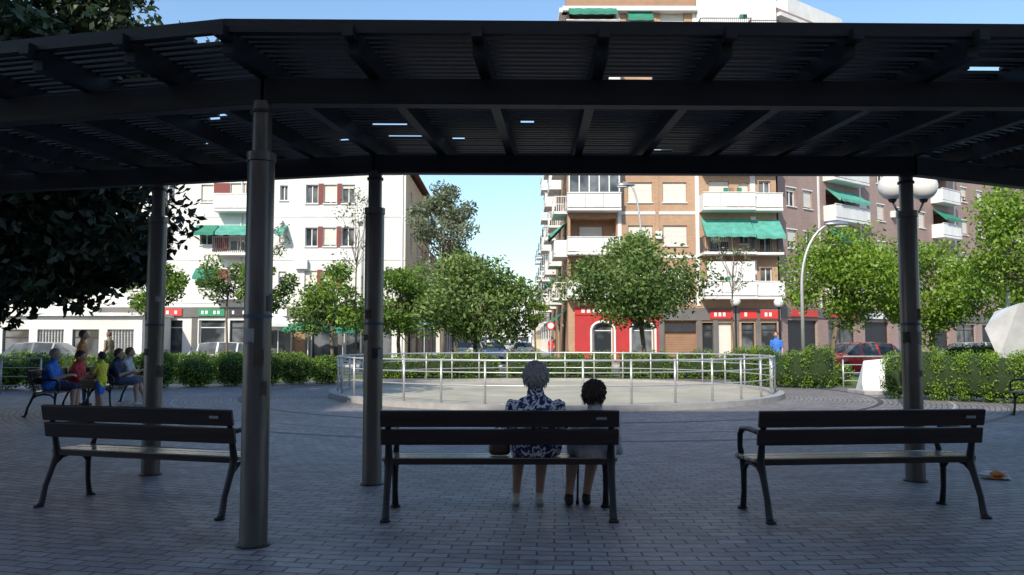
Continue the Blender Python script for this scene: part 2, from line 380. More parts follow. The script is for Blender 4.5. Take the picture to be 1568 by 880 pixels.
# central round platform with kerb
mb=MB(); n=96; R=5.6
for (ra,rb,za,zb_) in ((R+.22,R+.22,0,.12),(R+.22,R-.1,.12,.12),(R-.1,R-.1,.12,.05)):
    vs=[]
    for i in range(n):
        a=2*math.pi*i/n; vs+= [(CX+ra*math.cos(a),CY+ra*math.sin(a),za),(CX+rb*math.cos(a),CY+rb*math.sin(a),zb_)]
    mb.add(vs,[(2*i,2*i+1,(2*i+3)%(2*n),(2*i+2)%(2*n)) for i in range(n)],m_kerb)
mb.add([(CX+(R-.1)*math.cos(2*math.pi*i/n),CY+(R-.1)*math.sin(2*math.pi*i/n),.05) for i in range(n)],[tuple(range(n))],m_sand)
mb.obj('round_platform')
def railing(name,pts,h=.92,z0=0,closed=False,rails=(.92,.68,.45,.22)):
    mb=MB(); P=[V3((*p,z0)) for p in pts]
    for p in P: mb.tube([p,p+V3((0,0,h+.03))],.024,m_galv,8)
    Q=P+[P[0]] if closed else P
    for rr in rails:
        mb.tube([p+V3((0,0,rr)) for p in Q],.023 if rr==rails[0] else .014,m_galv,7,caps=False)
    return mb.obj(name,None,True)
railing('circular_railing',[(CX+R*math.cos(2*math.pi*(i+.3)/36),CY+R*math.sin(2*math.pi*(i+.3)/36)) for i in range(36)],.86,.12,True,(.86,.62,.36))
railing('railing_fence',[(-17+i*.95,20.2+i*.12) for i in range(6)],.9)
railing('railing_fence.001',[(9.6+i*1.0,23.2+.05*i) for i in range(3)],.8)
# ---------------------------------------------------------------- pergola (polygonal in plan, follows the plaza)
def out(a): a=math.radians(a); return V3((math.sin(a),-math.cos(a),0))
CEN=V3((CX,CY,0))
INNER=[(V3((-11.0,11.3,0)),out(-35)),(V3((-6.42,8.88,0)),out(-20)),(CEN+out(-10.2)*13.8,out(-9.4)),(CEN+out(12.0)*13.8,out(12.0)),(CEN+out(34.2)*13.8,out(34.2))]
def PP(r,k): return INNER[k][0]+INNER[k][1]*(r-13.8)
perg=empty('pergola')
def beam(mb,a,b,w,z0,z1,m):
    t=(b-a).normalized(); nn=V3((-t.y,t.x,0))*w/2
    vs=[q+V3((0,0,z)) for z in (z0,z1) for q in (a-nn,b-nn,b+nn,a+nn)]
    mb.add(vs,[(0,3,2,1),(4,5,6,7),(0,1,5,4),(1,2,6,5),(2,3,7,6),(3,0,4,7)],m)
mbb=MB();mbr=MB();mbs=MB()
for s_ in range(4):
    a0,a1=s_,s_+1
    for r in (13.8,16.1):
        A,B=PP(r,a0),PP(r,a1); t=(B-A).normalized(); e0=.0 if s_%2 else .002
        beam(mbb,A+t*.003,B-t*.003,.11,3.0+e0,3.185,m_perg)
    for k in range(8 if s_<3 else 9):
        t=k/8; A=PP(16.62,a0).lerp(PP(16.62,a1),t); B=PP(13.15,a0).lerp(PP(13.15,a1),t)
        d=(A-B).normalized()
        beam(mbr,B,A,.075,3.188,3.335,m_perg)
        beam(mbr,A+d*.002,A+d*.12,.07,3.26,3.334,m_perg)
    r=13.2; 
    while r<16.6:
        for h0,h1 in ((0,4),(4,8)):
            g=random.uniform(-.011,.011); zz=3.338+random.uniform(0,.004); g2=g+random.uniform(-.010,.010)
            runs=[(h0/8,h1/8)]
            if random.random()<.22:
                k=random.randrange(h0,h1); c0=(k+random.uniform(0,.6))/8; c1=c0+random.uniform(.15,.5)/8
                if c1<h1/8: runs=[(h0/8,c0),(c1,h1/8)]
            P0,P1=PP(r+g,a0),PP(r+g2,a1)
            for c0,c1 in runs:
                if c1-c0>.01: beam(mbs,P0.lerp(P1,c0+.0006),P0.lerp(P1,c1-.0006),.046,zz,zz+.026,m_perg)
        r+=.088
    beam(mbs,PP(16.66,a0),PP(16.66,a1),.045,3.30,3.385,m_perg)
    beam(mbs,PP(13.12,a0),PP(13.12,a1),.045,3.30,3.385,m_perg)
mbb.obj('beams',perg,False,.006); mbr.obj('rafters',perg); mbs.obj('slats',perg)
posts=[(-1.735,5.44),(-1.34,7.72),(3.95,7.9),(-3.71,8.28),(6.42,8.72),(4.5,5.6),(-7.2,6.75),(-6.42,8.9)]
tape=M('old_tape',(.05,.08,.15),.5); rust=M('rust_stain',(.08,.06,.045),.8,0,.5,14)
for i,(x,y) in enumerate(posts):
    mb=MB(); rr=.092
    mb.tube([(x,y,-.01),(x,y,2.58),(x,y,2.60)],[rr,rr,rr*.97],m_post,28)
    mb.tube([(x,y,2.601),(x,y,2.66),(x,y,2.665)],[rr*1.08,rr*1.08,rr*.8],m_post,28)
    mb.tube([(x,y,2.666),(x,y,3.02)],.066,m_post,24)
    mb.tube([(x,y,2.94),(x,y,2.96)],.08,m_dark,20)
    mb.tube([(x,y,1.52),(x,y,1.545)],rr+.002,tape,28)
    for q in range(4):
        a0_=random.uniform(math.pi,1.8*math.pi); w_=random.uniform(.5,1.3); zc=random.choice([1.25,1.4,1.05,1.62,1.8]); hh=random.uniform(.03,.09)
        vs=[]
        for s_ in range(7):
            a=a0_+w_*s_/6; 
            for z in (zc-hh*random.uniform(.6,1),zc+hh*random.uniform(.6,1)): vs.append((x+(rr+.0025)*math.cos(a),y+(rr+.0025)*math.sin(a),z))
        mb.add(vs,[(2*s_,2*s_+2,2*s_+3,2*s_+1) for s_ in range(6)],[rust,m_kerb,rust,m_dark][q])
    mb.tube([(x,y,0),(x,y,.012)],rr+.02,m_dark,24)
    o=mb.obj('post_%d'%(i+1),perg,True)
    es=o.modifiers.new('e','EDGE_SPLIT'); es.split_angle=math.radians(40)
# ---------------------------------------------------------------- benches
def bench(x,y,yaw):
    e=empty('park_bench',(x,y,0),yaw); L=.92
    def plank(nm,y0,y1,z0,z1,tilt=0,mm=None):
        mb=MB(); T=Matrix.Translation((0,(y0+y1)/2,(z0+z1)/2))@Matrix.Rotation(tilt,4,'X')
        mb.box(-L,L,-(y1-y0)/2,(y1-y0)/2,-(z1-z0)/2,(z1-z0)/2,mm or m_bwood,T); mb.obj(nm,e,False,.008)
    plank('backrest_top',-.035,.0,.705,.835,math.radians(12)); plank('backrest_lower',.0,.035,.565,.69,math.radians(10))
    plank('seat_rear',.085,.185,.425,.455,-.05,m_seat); plank('seat_mid',.197,.297,.42,.45,0,m_seat); plank('seat_front',.309,.409,.42,.45,0,m_seat); plank('seat_nose',.42,.48,.41,.445,.25,m_seat)
    mb=MB(); mb.box(-L+.02,L-.02,.075,.0845,.405,.45,m_bwood); mb.obj('rear_apron',e)
    for sx in (-1,1):
        mb=MB(); xx=sx*(L-.055)
        fl=(1.0,.75)
        mb.tube([(xx,-.075,.0),(xx,-.05,.03),(xx,-.02,.16),(xx,.04,.30),(xx,.085,.40),(xx,.085,.46),(xx,.06,.58),(xx,.028,.70),(xx,.0,.82)],[.034,.03,.026,.028,.034,.032,.026,.024,.018],m_iron,10,fl)
        mb.tube([(xx,.475,.0),(xx,.455,.03),(xx,.435,.15),(xx,.43,.30),(xx,.44,.40),(xx,.465,.42)],[.032,.027,.023,.026,.032,.025],m_iron,10,fl)
        mb.tube([(xx,.06,.33),(xx,.14,.385),(xx,.26,.40),(xx,.36,.385),(xx,.43,.31)],[.02,.022,.022,.022,.018],m_iron,8,fl)
        mb.tube([(xx,.465,.42),(xx,.50,.50),(xx,.495,.60),(xx,.44,.655),(xx,.30,.665),(xx,.15,.655),(xx,.04,.645)],[.022,.02,.02,.024,.026,.024,.018],m_iron,9,(1.2,.8))
        for yy in (-.075,.475): mb.tube([(xx,yy,0),(xx,yy,.018)],.04,m_iron,12)
        mb.obj('cast_iron_side_%d'%(1 if sx<0 else 2),e,True)
    mb=MB(); mb.box(L-.18,L-.1,-.062,-.0585,.765,.785,m_chrome); mb.obj('plaque',e)
    return e
bench(-.095,6.20,0)
bench(-3.05,6.51,-math.radians(15.9))
bench(2.795,6.24,math.radians(5.9))
bench(-8.88,15.35,-math.radians(80)); bench(-8.75,17.3,-math.radians(86)); bench(10.2,15.0,math.radians(40))
# ---------------------------------------------------------------- people
def smat(name,c,r=.8): return M(name,c,r,0,.08,12)
m_skin=M('skin',(.50,.30,.22),.55,0,.06,20); m_lip=smat('lip',(.35,.12,.1)); m_eye=smat('eye_white',(.7,.7,.7),.3); m_iris=smat('iris',(.05,.03,.02),.3)
hairg=M('grey_hair',(.42,.41,.40),.7,0,.35,60,.8,90,(1,1,.3)); haird=M('dark_hair',(.05,.03,.02),.6,0,.5,60,.8,90,(1,1,.3)); hairb=M('brown_hair',(.12,.06,.03),.6,0,.4,90)
def head(e,c,hs,pitch,yaw,hair,long=0,locks=0):
    mb=MB()
    def f(d,p):
        q=V3(p)
        if d.z<0: q.x*=1-.28*(-d.z)**1.3; q.y=q.y*(1-.12*(-d.z))+.012*(-d.z)
        if d.y>0 and abs(d.z)<.6: q.y*=.96
        return q
    mb.sphere((0,0,0),1,m_skin,24,18,(.074,.093,.112),f)
    def nf(d,p): return V3((p.x*(1-.4*d.z),p.y,p.z))
    mb.sphere((0,.088,-.018),1,m_skin,10,8,(.014,.022,.026),nf)
    for s_ in (-1,1):
        mb.sphere((s_*.03,.076,.006),.012,m_eye,10,8); mb.sphere((s_*.03,.0855,.006),.0055,m_iris,8,6)
        mb.sphere((s_*.078,-.002,-.018),1,m_skin,10,8,(.012,.02,.031))
        mb.box(s_*.03-.014,s_*.03+.014,.078,.0905,.025,.030,hair)
    mb.sphere((0,.083,-.055),1,m_lip,10,6,(.022,.008,.006))
    def hf(d,p):
        q=V3(p)
        k=d.y*1.0-d.z*.75-.15
        nrm=math.sin(d.x*9+1+d.z*7)*math.sin(d.y*8+d.x*5)*.5+math.sin(d.x*27+d.z*21)*math.sin(d.y*25+d.z*13)*.35
        q*=1+.07*nrm
        if k>0: q*=max(.72,1-k*1.6)
        lim=-.68-long
        if d.z<lim+.25: q*=.82
        return q
    mb.sphere((0,-.010,.012),1,hair,48,36,(.088,.104,.116),hf)
    if locks:
        for q in range(locks):
            d=V3((random.gauss(0,1),random.gauss(-.5,.8),random.gauss(.35,.8))).normalized()
            if d.y-d.z*.75-.12>0 or d.z<-.58: continue
            p=V3((d.x*.086,-.010+d.y*.102,.012+d.z*.114)); t=(V3((0,0,-1))-d*(-d.z)).normalized() if abs(d.z)<.97 else V3((0,-1,0))
            t=(t+V3((random.uniform(-.5,.5),random.uniform(-.3,.3),0))).normalized()
            Lk=random.uniform(.025,.045)
            mb.tube([p,p+t*Lk*.5+d*.006,p+t*Lk+d*random.uniform(-.005,.005)],[.004,.0045,.0012],hair,5,caps=False)
    o=mb.obj('head',e,True); o.location=c; o.rotation_euler=(pitch,0,yaw); o.scale=(hs,hs,hs)
def person(name,loc,yaw,pose,mt,s=1.0,vox=.009,neck=None,hz=None,hs=1.0,shw=.175,hair=hairg,knee=None,arms='lap',feet=None,hy=0,pitch=0,girth=1.0,headyaw=0,hem=0,locks=0):
    e=empty(name,loc,yaw); mb=MB(); bones=[]
    def limb(pts,rad,tag,n=12):
        pts=[V3(p) for p in pts]; t0=(pts[0]-pts[1]).normalized(); t1=(pts[-1]-pts[-2]).normalized()
        P=[pts[0]+t0*rad[0]*.85,pts[0]+t0*rad[0]*.5]+pts+[pts[-1]+t1*rad[-1]*.5,pts[-1]+t1*rad[-1]*.85]
        Rr=[rad[0]*.45,rad[0]*.85]+list(rad)+[rad[-1]*.85,rad[-1]*.45]
        mb.tube(P,Rr,m_skin,n)
        for i in range(len(pts)-1): bones.append((pts[i],pts[i+1],rad[i],rad[i+1],tag))
    def hand(W,D,S,Nn,k=1.0,curl=.8):
        W=V3(W);D=V3(D).normalized();S=(V3(S)-D*V3(S).dot(D)).normalized();Nn=D.cross(S)*(1 if V3(Nn).dot(D.cross(S))>0 else -1)
        rings=[];n=12
        for t,wd,th_ in ((-.01,.022,.018),(.02,.030,.016),(.055,.038,.014),(.085,.037,.012),(.092,.03,.008)):
            rings+= [W+D*t*k+S*math.cos(2*math.pi*j/n)*wd*k+Nn*math.sin(2*math.pi*j/n)*th_*k for j in range(n)]
        fs=[(i*n+j,i*n+(j+1)%n,(i+1)*n+(j+1)%n,(i+1)*n+j) for i in range(4) for j in range(n)]+[tuple(range(n-1,-1,-1)),tuple(4*n+j for j in range(n))]
        mb.add(rings,fs,m_skin); bones.append((W,W+D*.09*k,.03,.03,'skin'))
        for off,Lf in ((.029,.066),(.010,.076),(-.010,.071),(-.028,.054)):
            b=W+(D*.082+S*off)*k; m1=b+(D*math.cos(curl*.4)-Nn*math.sin(curl*.4))*Lf*.5*k; m2=m1+(D*math.cos(curl*1.3)-Nn*math.sin(curl*1.3))*Lf*.5*k
            limb([b,m1,m2],[.0095*k,.0088*k,.0075*k],'skin',8)
        b=W+(D*.025+S*.026)*k; m1=b+(D*.65+S*.7)*.035*k; m2=m1+(D*.9+S*.15-Nn*.3).normalized()*.03*k
        limb([b,m1,m2],[.012*k,.0105*k,.009*k],'skin',8)
    def torso(rings,tag):
        n=20; vs=[]
        for (c,rx,ry) in rings: vs+=[V3(c)+V3((math.cos(2*math.pi*j/n)*rx,math.sin(2*math.pi*j/n)*ry,0)) for j in range(n)]
        k=len(rings); fs=[(i*n+j,i*n+(j+1)%n,(i+1)*n+(j+1)%n,(i+1)*n+j) for i in range(k-1) for j in range(n)]+[tuple(range(n-1,-1,-1)),tuple((k-1)*n+j for j in range(n))]
        mb.add(vs,fs,m_skin)
        for i in range(k-1): bones.append((V3(rings[i][0]),V3(rings[i+1][0]),max(rings[i][1:]),max(rings[i+1][1:]),tag if i<k-2 else tag))
    if pose=='sit':
        H=hz or .53; N=neck or .95; L=N-H; K=knee or .43
        torso([((0,-.01,H-.07),.17*girth,.11),((0,-.01,H),.185*girth,.135*girth),((0,-.02,H+L*.3),.16*girth,.12*girth),((0,-.02,H+L*.6),shw*.98,.12*girth),((0,-.01,H+L*.82),shw*.98,.10),((0,0,H+L*.93),shw*.66,.08),((0,.005,N+.01),.062,.062)],'top')
        limb([(0,.005,N-.04),(0,.018,N+.02),(0,.03,N+.06)],[.056*hs,.056*hs,.056*hs],'skin')
        for sx in (-1,1):
            fx=feet[0 if sx<0 else 1] if feet else (sx*.1,K)
            kn=V3((sx*.10*.5+fx[0]*.5,K,.52*(H/.53)-.02)); an=V3((fx[0],fx[1]-.02,.085))
            limb([(sx*.085,.0,H-.01),(sx*.09,K*.5,H-.005),kn],[.088*girth,.078*girth,.06],'bottom')
            limb([kn,kn.lerp(an,.33)+V3((0,-.012,0)),kn.lerp(an,.7),an],[.054,.055,.04,.034],'legs')
            limb([an+V3((0,-.035,-.045)),an+V3((0,.05,-.045)),an+V3((sx*.01,.14,-.053))],[.036,.036,.027],'shoes')
            limb([an+V3((0,0,.0)),an+V3((0,0,-.03))],[.036,.038],'shoes')
            sh=V3((sx*shw,-.005,H+L*.80)); 
            if arms=='lap':
                el=V3((sx*(shw+.045),.04,H+L*.80-.25)); wr=V3((sx*.07,.25,H+.11))
            else:
                el=V3((sx*(shw+.04),.10,H+L*.80-.23)); wr=V3((sx*.10,.32,H+.20))
            limb([sh,sh.lerp(el,.5),el],[.056,.046,.040],'sleeve'); limb([el,el.lerp(wr,.35),wr],[.039,.037,.026],'skin')
            D=(wr-el).normalized(); hand(wr,D+V3((-sx*.2,0,-.25)),V3((-sx,.3,.3)),V3((0,0,1)))
        hc=V3((0,.045,N+.128*hs))
    else:
        N=1.45
        torso([((0,0,.86),.15,.10),((0,0,.95),.165*girth,.115*girth),((0,0,1.08),.14*girth,.10*girth),((0,0,1.25),.165,.11),((0,0,1.36),.165,.09),((0,0,1.42),.10,.07),((0,0,1.46),.052,.052)],'top')
        limb([(0,0,1.42),(0,.01,1.5),(0,.015,1.53)],[.05,.048,.048],'skin')
        for sx in (-1,1):
            st=.12*sx
            kn=V3((sx*.09,.03+st*.6,.5)); an=V3((sx*.09,st-.03,.085))
            limb([(sx*.085,0,.9),(sx*.088,.015+st*.3,.7),kn],[.088,.075,.055],'bottom'); limb([kn,kn.lerp(an,.33)+V3((0,-.012,0)),an],[.052,.053,.034],'legs')
            limb([an+V3((0,-.035,-.045)),an+V3((0,.05,-.045)),an+V3((sx*.01,.14,-.053))],[.036,.036,.027],'shoes')
            limb([an,an+V3((0,0,-.03))],[.036,.038],'shoes')
            sh=V3((sx*.172,0,1.36)); 
            if arms=='forward' : el=V3((sx*.21,.10,1.13)); wr=V3((sx*.12,.32,1.12))
            else: el=V3((sx*.215,-.02,1.10)); wr=V3((sx*.22,.06-st*.3,.88))
            limb([sh,sh.lerp(el,.5),el],[.054,.044,.038],'sleeve'); limb([el,el.lerp(wr,.35),wr],[.037,.035,.025],'skin')
            hand(wr,wr-el,V3((-sx*.2,1,0)),V3((sx,0,0)))
        hc=V3((0,.03,1.605))
    o=mb.obj('tmp'); rm=o.modifiers.new('r','REMESH'); rm.mode='VOXEL'; rm.voxel_size=vox
    sm=o.modifiers.new('s','SMOOTH'); sm.factor=.5; sm.iterations=2
    dg=bpy.context.evaluated_depsgraph_get(); me=bpy.data.meshes.new_from_object(o.evaluated_get(dg)); bpy.data.objects.remove(o)
    me.materials.clear(); tags=['top','bottom','legs','shoes','sleeve','skin']
    for t in tags: me.materials.append(mt.get(t,m_skin) if t!='sleeve' else mt.get('sleeve',mt['top']))
    nv=len(me.vertices); co=np.empty(nv*3); me.vertices.foreach_get('co',co); co=co.reshape(-1,3)
    no=np.empty(nv*3); me.vertices.foreach_get('normal',no); no=no.reshape(-1,3)
    n=len(me.polygons); c=np.empty(n*3); me.polygons.foreach_get('center',c); c=c.reshape(-1,3)
    def classify(c):
        best=np.full(len(c),1e9); idx=np.zeros(len(c),int)
        for a,b,ra,rb,tag in bones:
            a=np.array(a);b=np.array(b);ab=b-a; t=np.clip(((c-a)@ab)/max(ab@ab,1e-9),0,1); d=np.linalg.norm(c-(a+t[:,None]*ab),axis=1)/(ra+(rb-ra)*t)
            if tag=='top' : d=d*.92
            k=d<best; best[k]=d[k]; idx[k]=tags.index(tag)
        return idx
    idx=classify(c); vi=classify(co); cloth=((vi==0)|(vi==1)|(vi==4))&(np.array([mt.get(t,None) is not m_skin for t in tags])[vi])
    fold=.004*np.sin(co[:,2]*60+9*np.sin(co[:,0]*14)+5*np.sin(co[:,1]*17))+.005+.003*np.sin(co[:,0]*70+co[:,2]*25)
    co=co+no*(fold*cloth)[:,None]; me.vertices.foreach_set('co',co.reshape(-1))
    me.polygons.foreach_set('material_index',idx.astype(np.int32)); me.polygons.foreach_set('use_smooth',np.ones(n,bool)); me.update()
    bo=bpy.data.objects.new('body',me); sc.collection.objects.link(bo); bo.parent=e
    head(e,hc,hs,pitch,headyaw,hair,0,locks)
    e.scale=(s,s,s); return e
floral=printmat('floral_print',(.02,.03,.12),(.72,.74,.80),13)
shoesW=smat('white_shoes',(.75,.73,.70)); shoesD=smat('dark_shoes',(.04,.03,.03)); greysh=smat('grey_shirt',(.50,.50,.53)); 
person('seated_woman',(.19,6.42,0),0,'sit',dict(top=floral,bottom=floral,legs=m_skin,shoes=shoesW),vox=.007,neck=.925,shw=.180,hs=1.08,feet=[(-.155,.36),(.04,.37)],knee=.40,pitch=-.12,girth=1.08,locks=900)
person('seated_woman.001',(.665,6.42,0),.0,'sit',dict(top=greysh,bottom=smat('beige_skirt',(.42,.40,.37)),legs=m_skin,shoes=shoesD),vox=.007,neck=.80,hz=.51,shw=.135,hs=1.0,feet=[(-.19,.33),(-.045,.34)],knee=.36,hair=haird,pitch=-.1,girth=.9,headyaw=-.45,locks=900)
mb=MB(); mb.tube([(.55,6.80,0),(.565,6.79,.72),(.565,6.77,.76),(.565,6.73,.775),(.565,6.69,.76)],[.009,.009,.011,.011,.010],m_dark,8); mb.tube([(.55,6.80,0),(.55,6.80,.03)],.014,m_tire,8); mb.obj('walking_stick',None,True)
mb=MB(); hb=M('brown_leather',(.11,.07,.05),.5)
def hbf(d,p): return V3((math.copysign(abs(d.x)**.5,d.x)*.085*(1-.12*d.z),p.y*(1-.25*d.z),math.copysign(abs(d.z)**.55,d.z)*.07))
mb.sphere((-.10,6.47,.522),1,hb,20,12,(.10,.05,.085),hbf); mb.tube([(-.16,6.47,.57),(-.14,6.48,.66),(-.10,6.49,.68),(-.06,6.48,.66),(-.04,6.47,.57)],.006,hb,8); mb.box(-.11,-.09,6.41,6.418,.56,.58,m_chrome); mb.obj('handbag',None,True)
blue=smat('blue_shirt',(.05,.19,.70)); red=smat('red_shirt',(.65,.06,.07)); yel=smat('yellow_shirt',(.85,.78,.07)); nav=smat('navy_shorts',(.03,.04,.09)); jeans=smat('jeans',(.08,.12,.2)); khaki=smat('khaki',(.25,.2,.14))
yb=-math.radians(80)
person('seated_man',(-8.62,15.0,0),yb,'sit',dict(top=blue,bottom=nav,legs=m_skin,shoes=shoesD),vox=.012,neck=.98,girth=1.15,arms='fwd',pitch=-.3)
person('seated_woman.002',(-8.55,15.75,0),yb,'sit',dict(top=red,bottom=khaki,legs=m_skin,shoes=shoesW),vox=.012,neck=.93,hair=haird,arms='fwd',pitch=-.3)
person('standing_child',(-8.02,15.65,0),math.radians(70),'stand',dict(top=yel,bottom=blue,legs=m_skin,shoes=shoesD),s=.66,vox=.012,hair=haird,arms='forward',hs=1.22)
person('seated_man.001',(-8.35,16.9,0),yb,'sit',dict(top=nav,bottom=jeans,legs=m_skin,shoes=shoesW),vox=.012,neck=.96,hair=haird,arms='fwd',feet=[(-.1,.6),(.1,.45)])
person('seated_woman.003',(-8.50,17.7,0),yb,'sit',dict(top=greysh,bottom=khaki,legs=m_skin,shoes=shoesW),vox=.014,neck=.98,hair=hairb,arms='fwd')
person('standing_woman',(-9.15,17.0,0),-1.2,'stand',dict(top=smat('orange_top',(.6,.25,.08)),bottom=jeans,legs=jeans,shoes=shoesD),vox=.014,s=.93,hair=hairb)
person('standing_man',(9.9,29.9,0),2.6,'stand',dict(top=blue,bottom=jeans,legs=jeans,shoes=shoesD),vox=.015,hair=haird)
person('pedestrian',(2.7,55,-.03),2.9,'stand',dict(top=red,bottom=jeans,legs=jeans,shoes=shoesD),vox=.02,hair=haird)
person('pedestrian.001',(3.1,62,-.03),.3,'stand',dict(top=greysh,bottom=nav,legs=nav,shoes=shoesD),vox=.02,hair=hairb)
person('pedestrian.002',(-15.6,30.9,0),1.3,'stand',dict(top=khaki,bottom=jeans,legs=jeans,shoes=shoesD),vox=.018,hair=hairb)
# litter
mb=MB(); 
for k,(mm,cx,cy,r) in enumerate(((M('orange_paper',(.7,.22,.04),.6),4.80,8.0,.07),(m_white,4.74,8.03,.065),(m_white,4.86,7.96,.045))):
    mb.sphere((cx,cy,r*.55),r,mm,9,7,(1.3,1,.6),lambda d,p,k=k:p*(1+.35*math.sin(d.x*9+k)*math.sin(d.z*11+d.y*7)))
mb.obj('crumpled_paper')
# ---------------------------------------------------------------- lamps, signs
def street_lamp(x,y,h,arm,z0=0,dirx=1,col=None):
    mb=MB(); col=col or m_galv
    mb.tube([(x,y,z0),(x,y,z0+.5)],[.10,.09],col,12)
    pts=[(x,y,z0+.5),(x,y,h*.6)]; rad=[.07,.055]
    for k in range(1,9):
        a=math.pi/2*k/8*.92; pts.append((x+dirx*arm*.9*(1-math.cos(a)),y,h*.6+(h*.4)*math.sin(a))); rad.append(.05-.002*k)
    mb.tube(pts,rad,col,10)
    ex,ez=pts[-1][0],pts[-1][2]
    def hf(d,p): return V3((p.x*(1-.2*d.x*dirx),p.y,p.z*(.6 if d.z<0 else 1)))
    mb.sphere((ex+dirx*.3,y,ez+.0),1,m_chrome,14,9,(.42,.16,.12),hf); mb.sphere((ex+dirx*.34,y,ez-.05),1,m_globe,12,8,(.28,.12,.08))
    mb.obj('street_lamp',None,True)
street_lamp(9.7,26.6,5.3,1.25)
street_lamp(5.75,35,8.3,-.0+.6,0,-1)
street_lamp(-6.6,35,8.9,.9,0,1)
street_lamp(16.2,26,6.9,.7,0,-1,m_white)
def globe_lamp(x,y,h,r,double=False,dx=.28):
    mb=MB(); mb.tube([(x,y,0),(x,y,.4),(x,y,.42),(x,y,h-r)],[.075,.07,.04,.035],m_iron,10)
    for s_ in ((-1,1) if double else (0,)):
        if double: mb.tube([(x,y,h-r-.25),(x+s_*dx*.7,y,h-r-.2),(x+s_*dx,y,h-r-.02)],.02,m_iron,8)
        mb.tube([(x+s_*dx,y,h-r-.04),(x+s_*dx,y,h-r+.03)],[.05,.09],m_iron,12); mb.sphere((x+s_*dx,y,h),r,m_globe,22,16)
    mb.obj('globe_street_lamp',None,True)
globe_lamp(7.08,14.1,4.12,.24,True)
globe_lamp(11.4,34,3.0,.21); globe_lamp(9.55,34,3.05,.21)
def tsign(name,x,y,h,kind):
    mb=MB(); mb.tube([(x,y,SZ),(x,y,h)],.035,m_galv,8)
    if kind=='round':
        mb.tube([(x,y-.04,h-.3),(x,y-.055,h-.3)],.26,m_redsign,24); mb.tube([(x,y-.056,h-.3),(x,y-.062,h-.3)],.18,m_white,24)
    else: mb.box(x-.28,x+.28,y-.06,y-.04,h-.6,h,m_bluesign); mb.add([(x-.18,y-.063,h-.5),(x+.18,y-.063,h-.5),(x,y-.063,h-.15)],[(0,1,2)],m_white)
    mb.obj(name)
tsign('traffic_sign',2.35,48.5,2.6,'round'); tsign('traffic_sign.001',-5.3,48.3,2.7,'sq')
mb=MB(); mb.tube([(-4.9,48.9,SZ),(-4.9,48.9,3.1)],.05,m_dark,8); mb.box(-5.05,-4.75,48.7,48.98,2.3,3.2,m_dark)
for k in range(3): mb.tube([(-4.9,48.69,2.45+.3*k),(-4.9,48.66,2.45+.3*k)],.1,[m_greensign,m_orange,m_redsign][k],14)
mb.obj('traffic_light')
# white sloped block and white canopy on the right
mb=MB(); 
vs=[(9.05,20.6,0),(9.75,20.5,0),(9.85,21.2,0),(9.1,21.3,0),(9.0,20.62,.28),(9.55,20.52,.42),(9.95,21.15,.92),(9.35,21.28,.85)]
mb.add(vs,[(0,1,5,4),(1,2,6,5),(2,3,7,6),(3,0,4,7),(4,5,6,7),(0,3,2,1)],m_white); mb.box(8.95,9.9,20.35,21.4,-.01,.1,m_kerb); mb.obj('sloped_white_block',None,False,.02)
mb=MB(); cvs=M('white_canvas',(.72,.72,.72),.8)
vs=[(12.45,21,1.7),(13.2,20.7,2.35),(14.6,20.8,2.5),(14.8,21.5,1.0),(12.9,21.2,.9),(13.7,22.6,2.2)]
mb.add(vs,[(0,1,4),(1,2,3,4),(1,5,2),(0,5,1),(0,4,5),(2,5,3)],cvs)
for p in ((13.0,21.15),(14.6,21.3),(13.7,22.4)): mb.tube([(*p,0),(*p,1.4)],.04,m_galv,8)
mb.obj('canvas_play_tent')
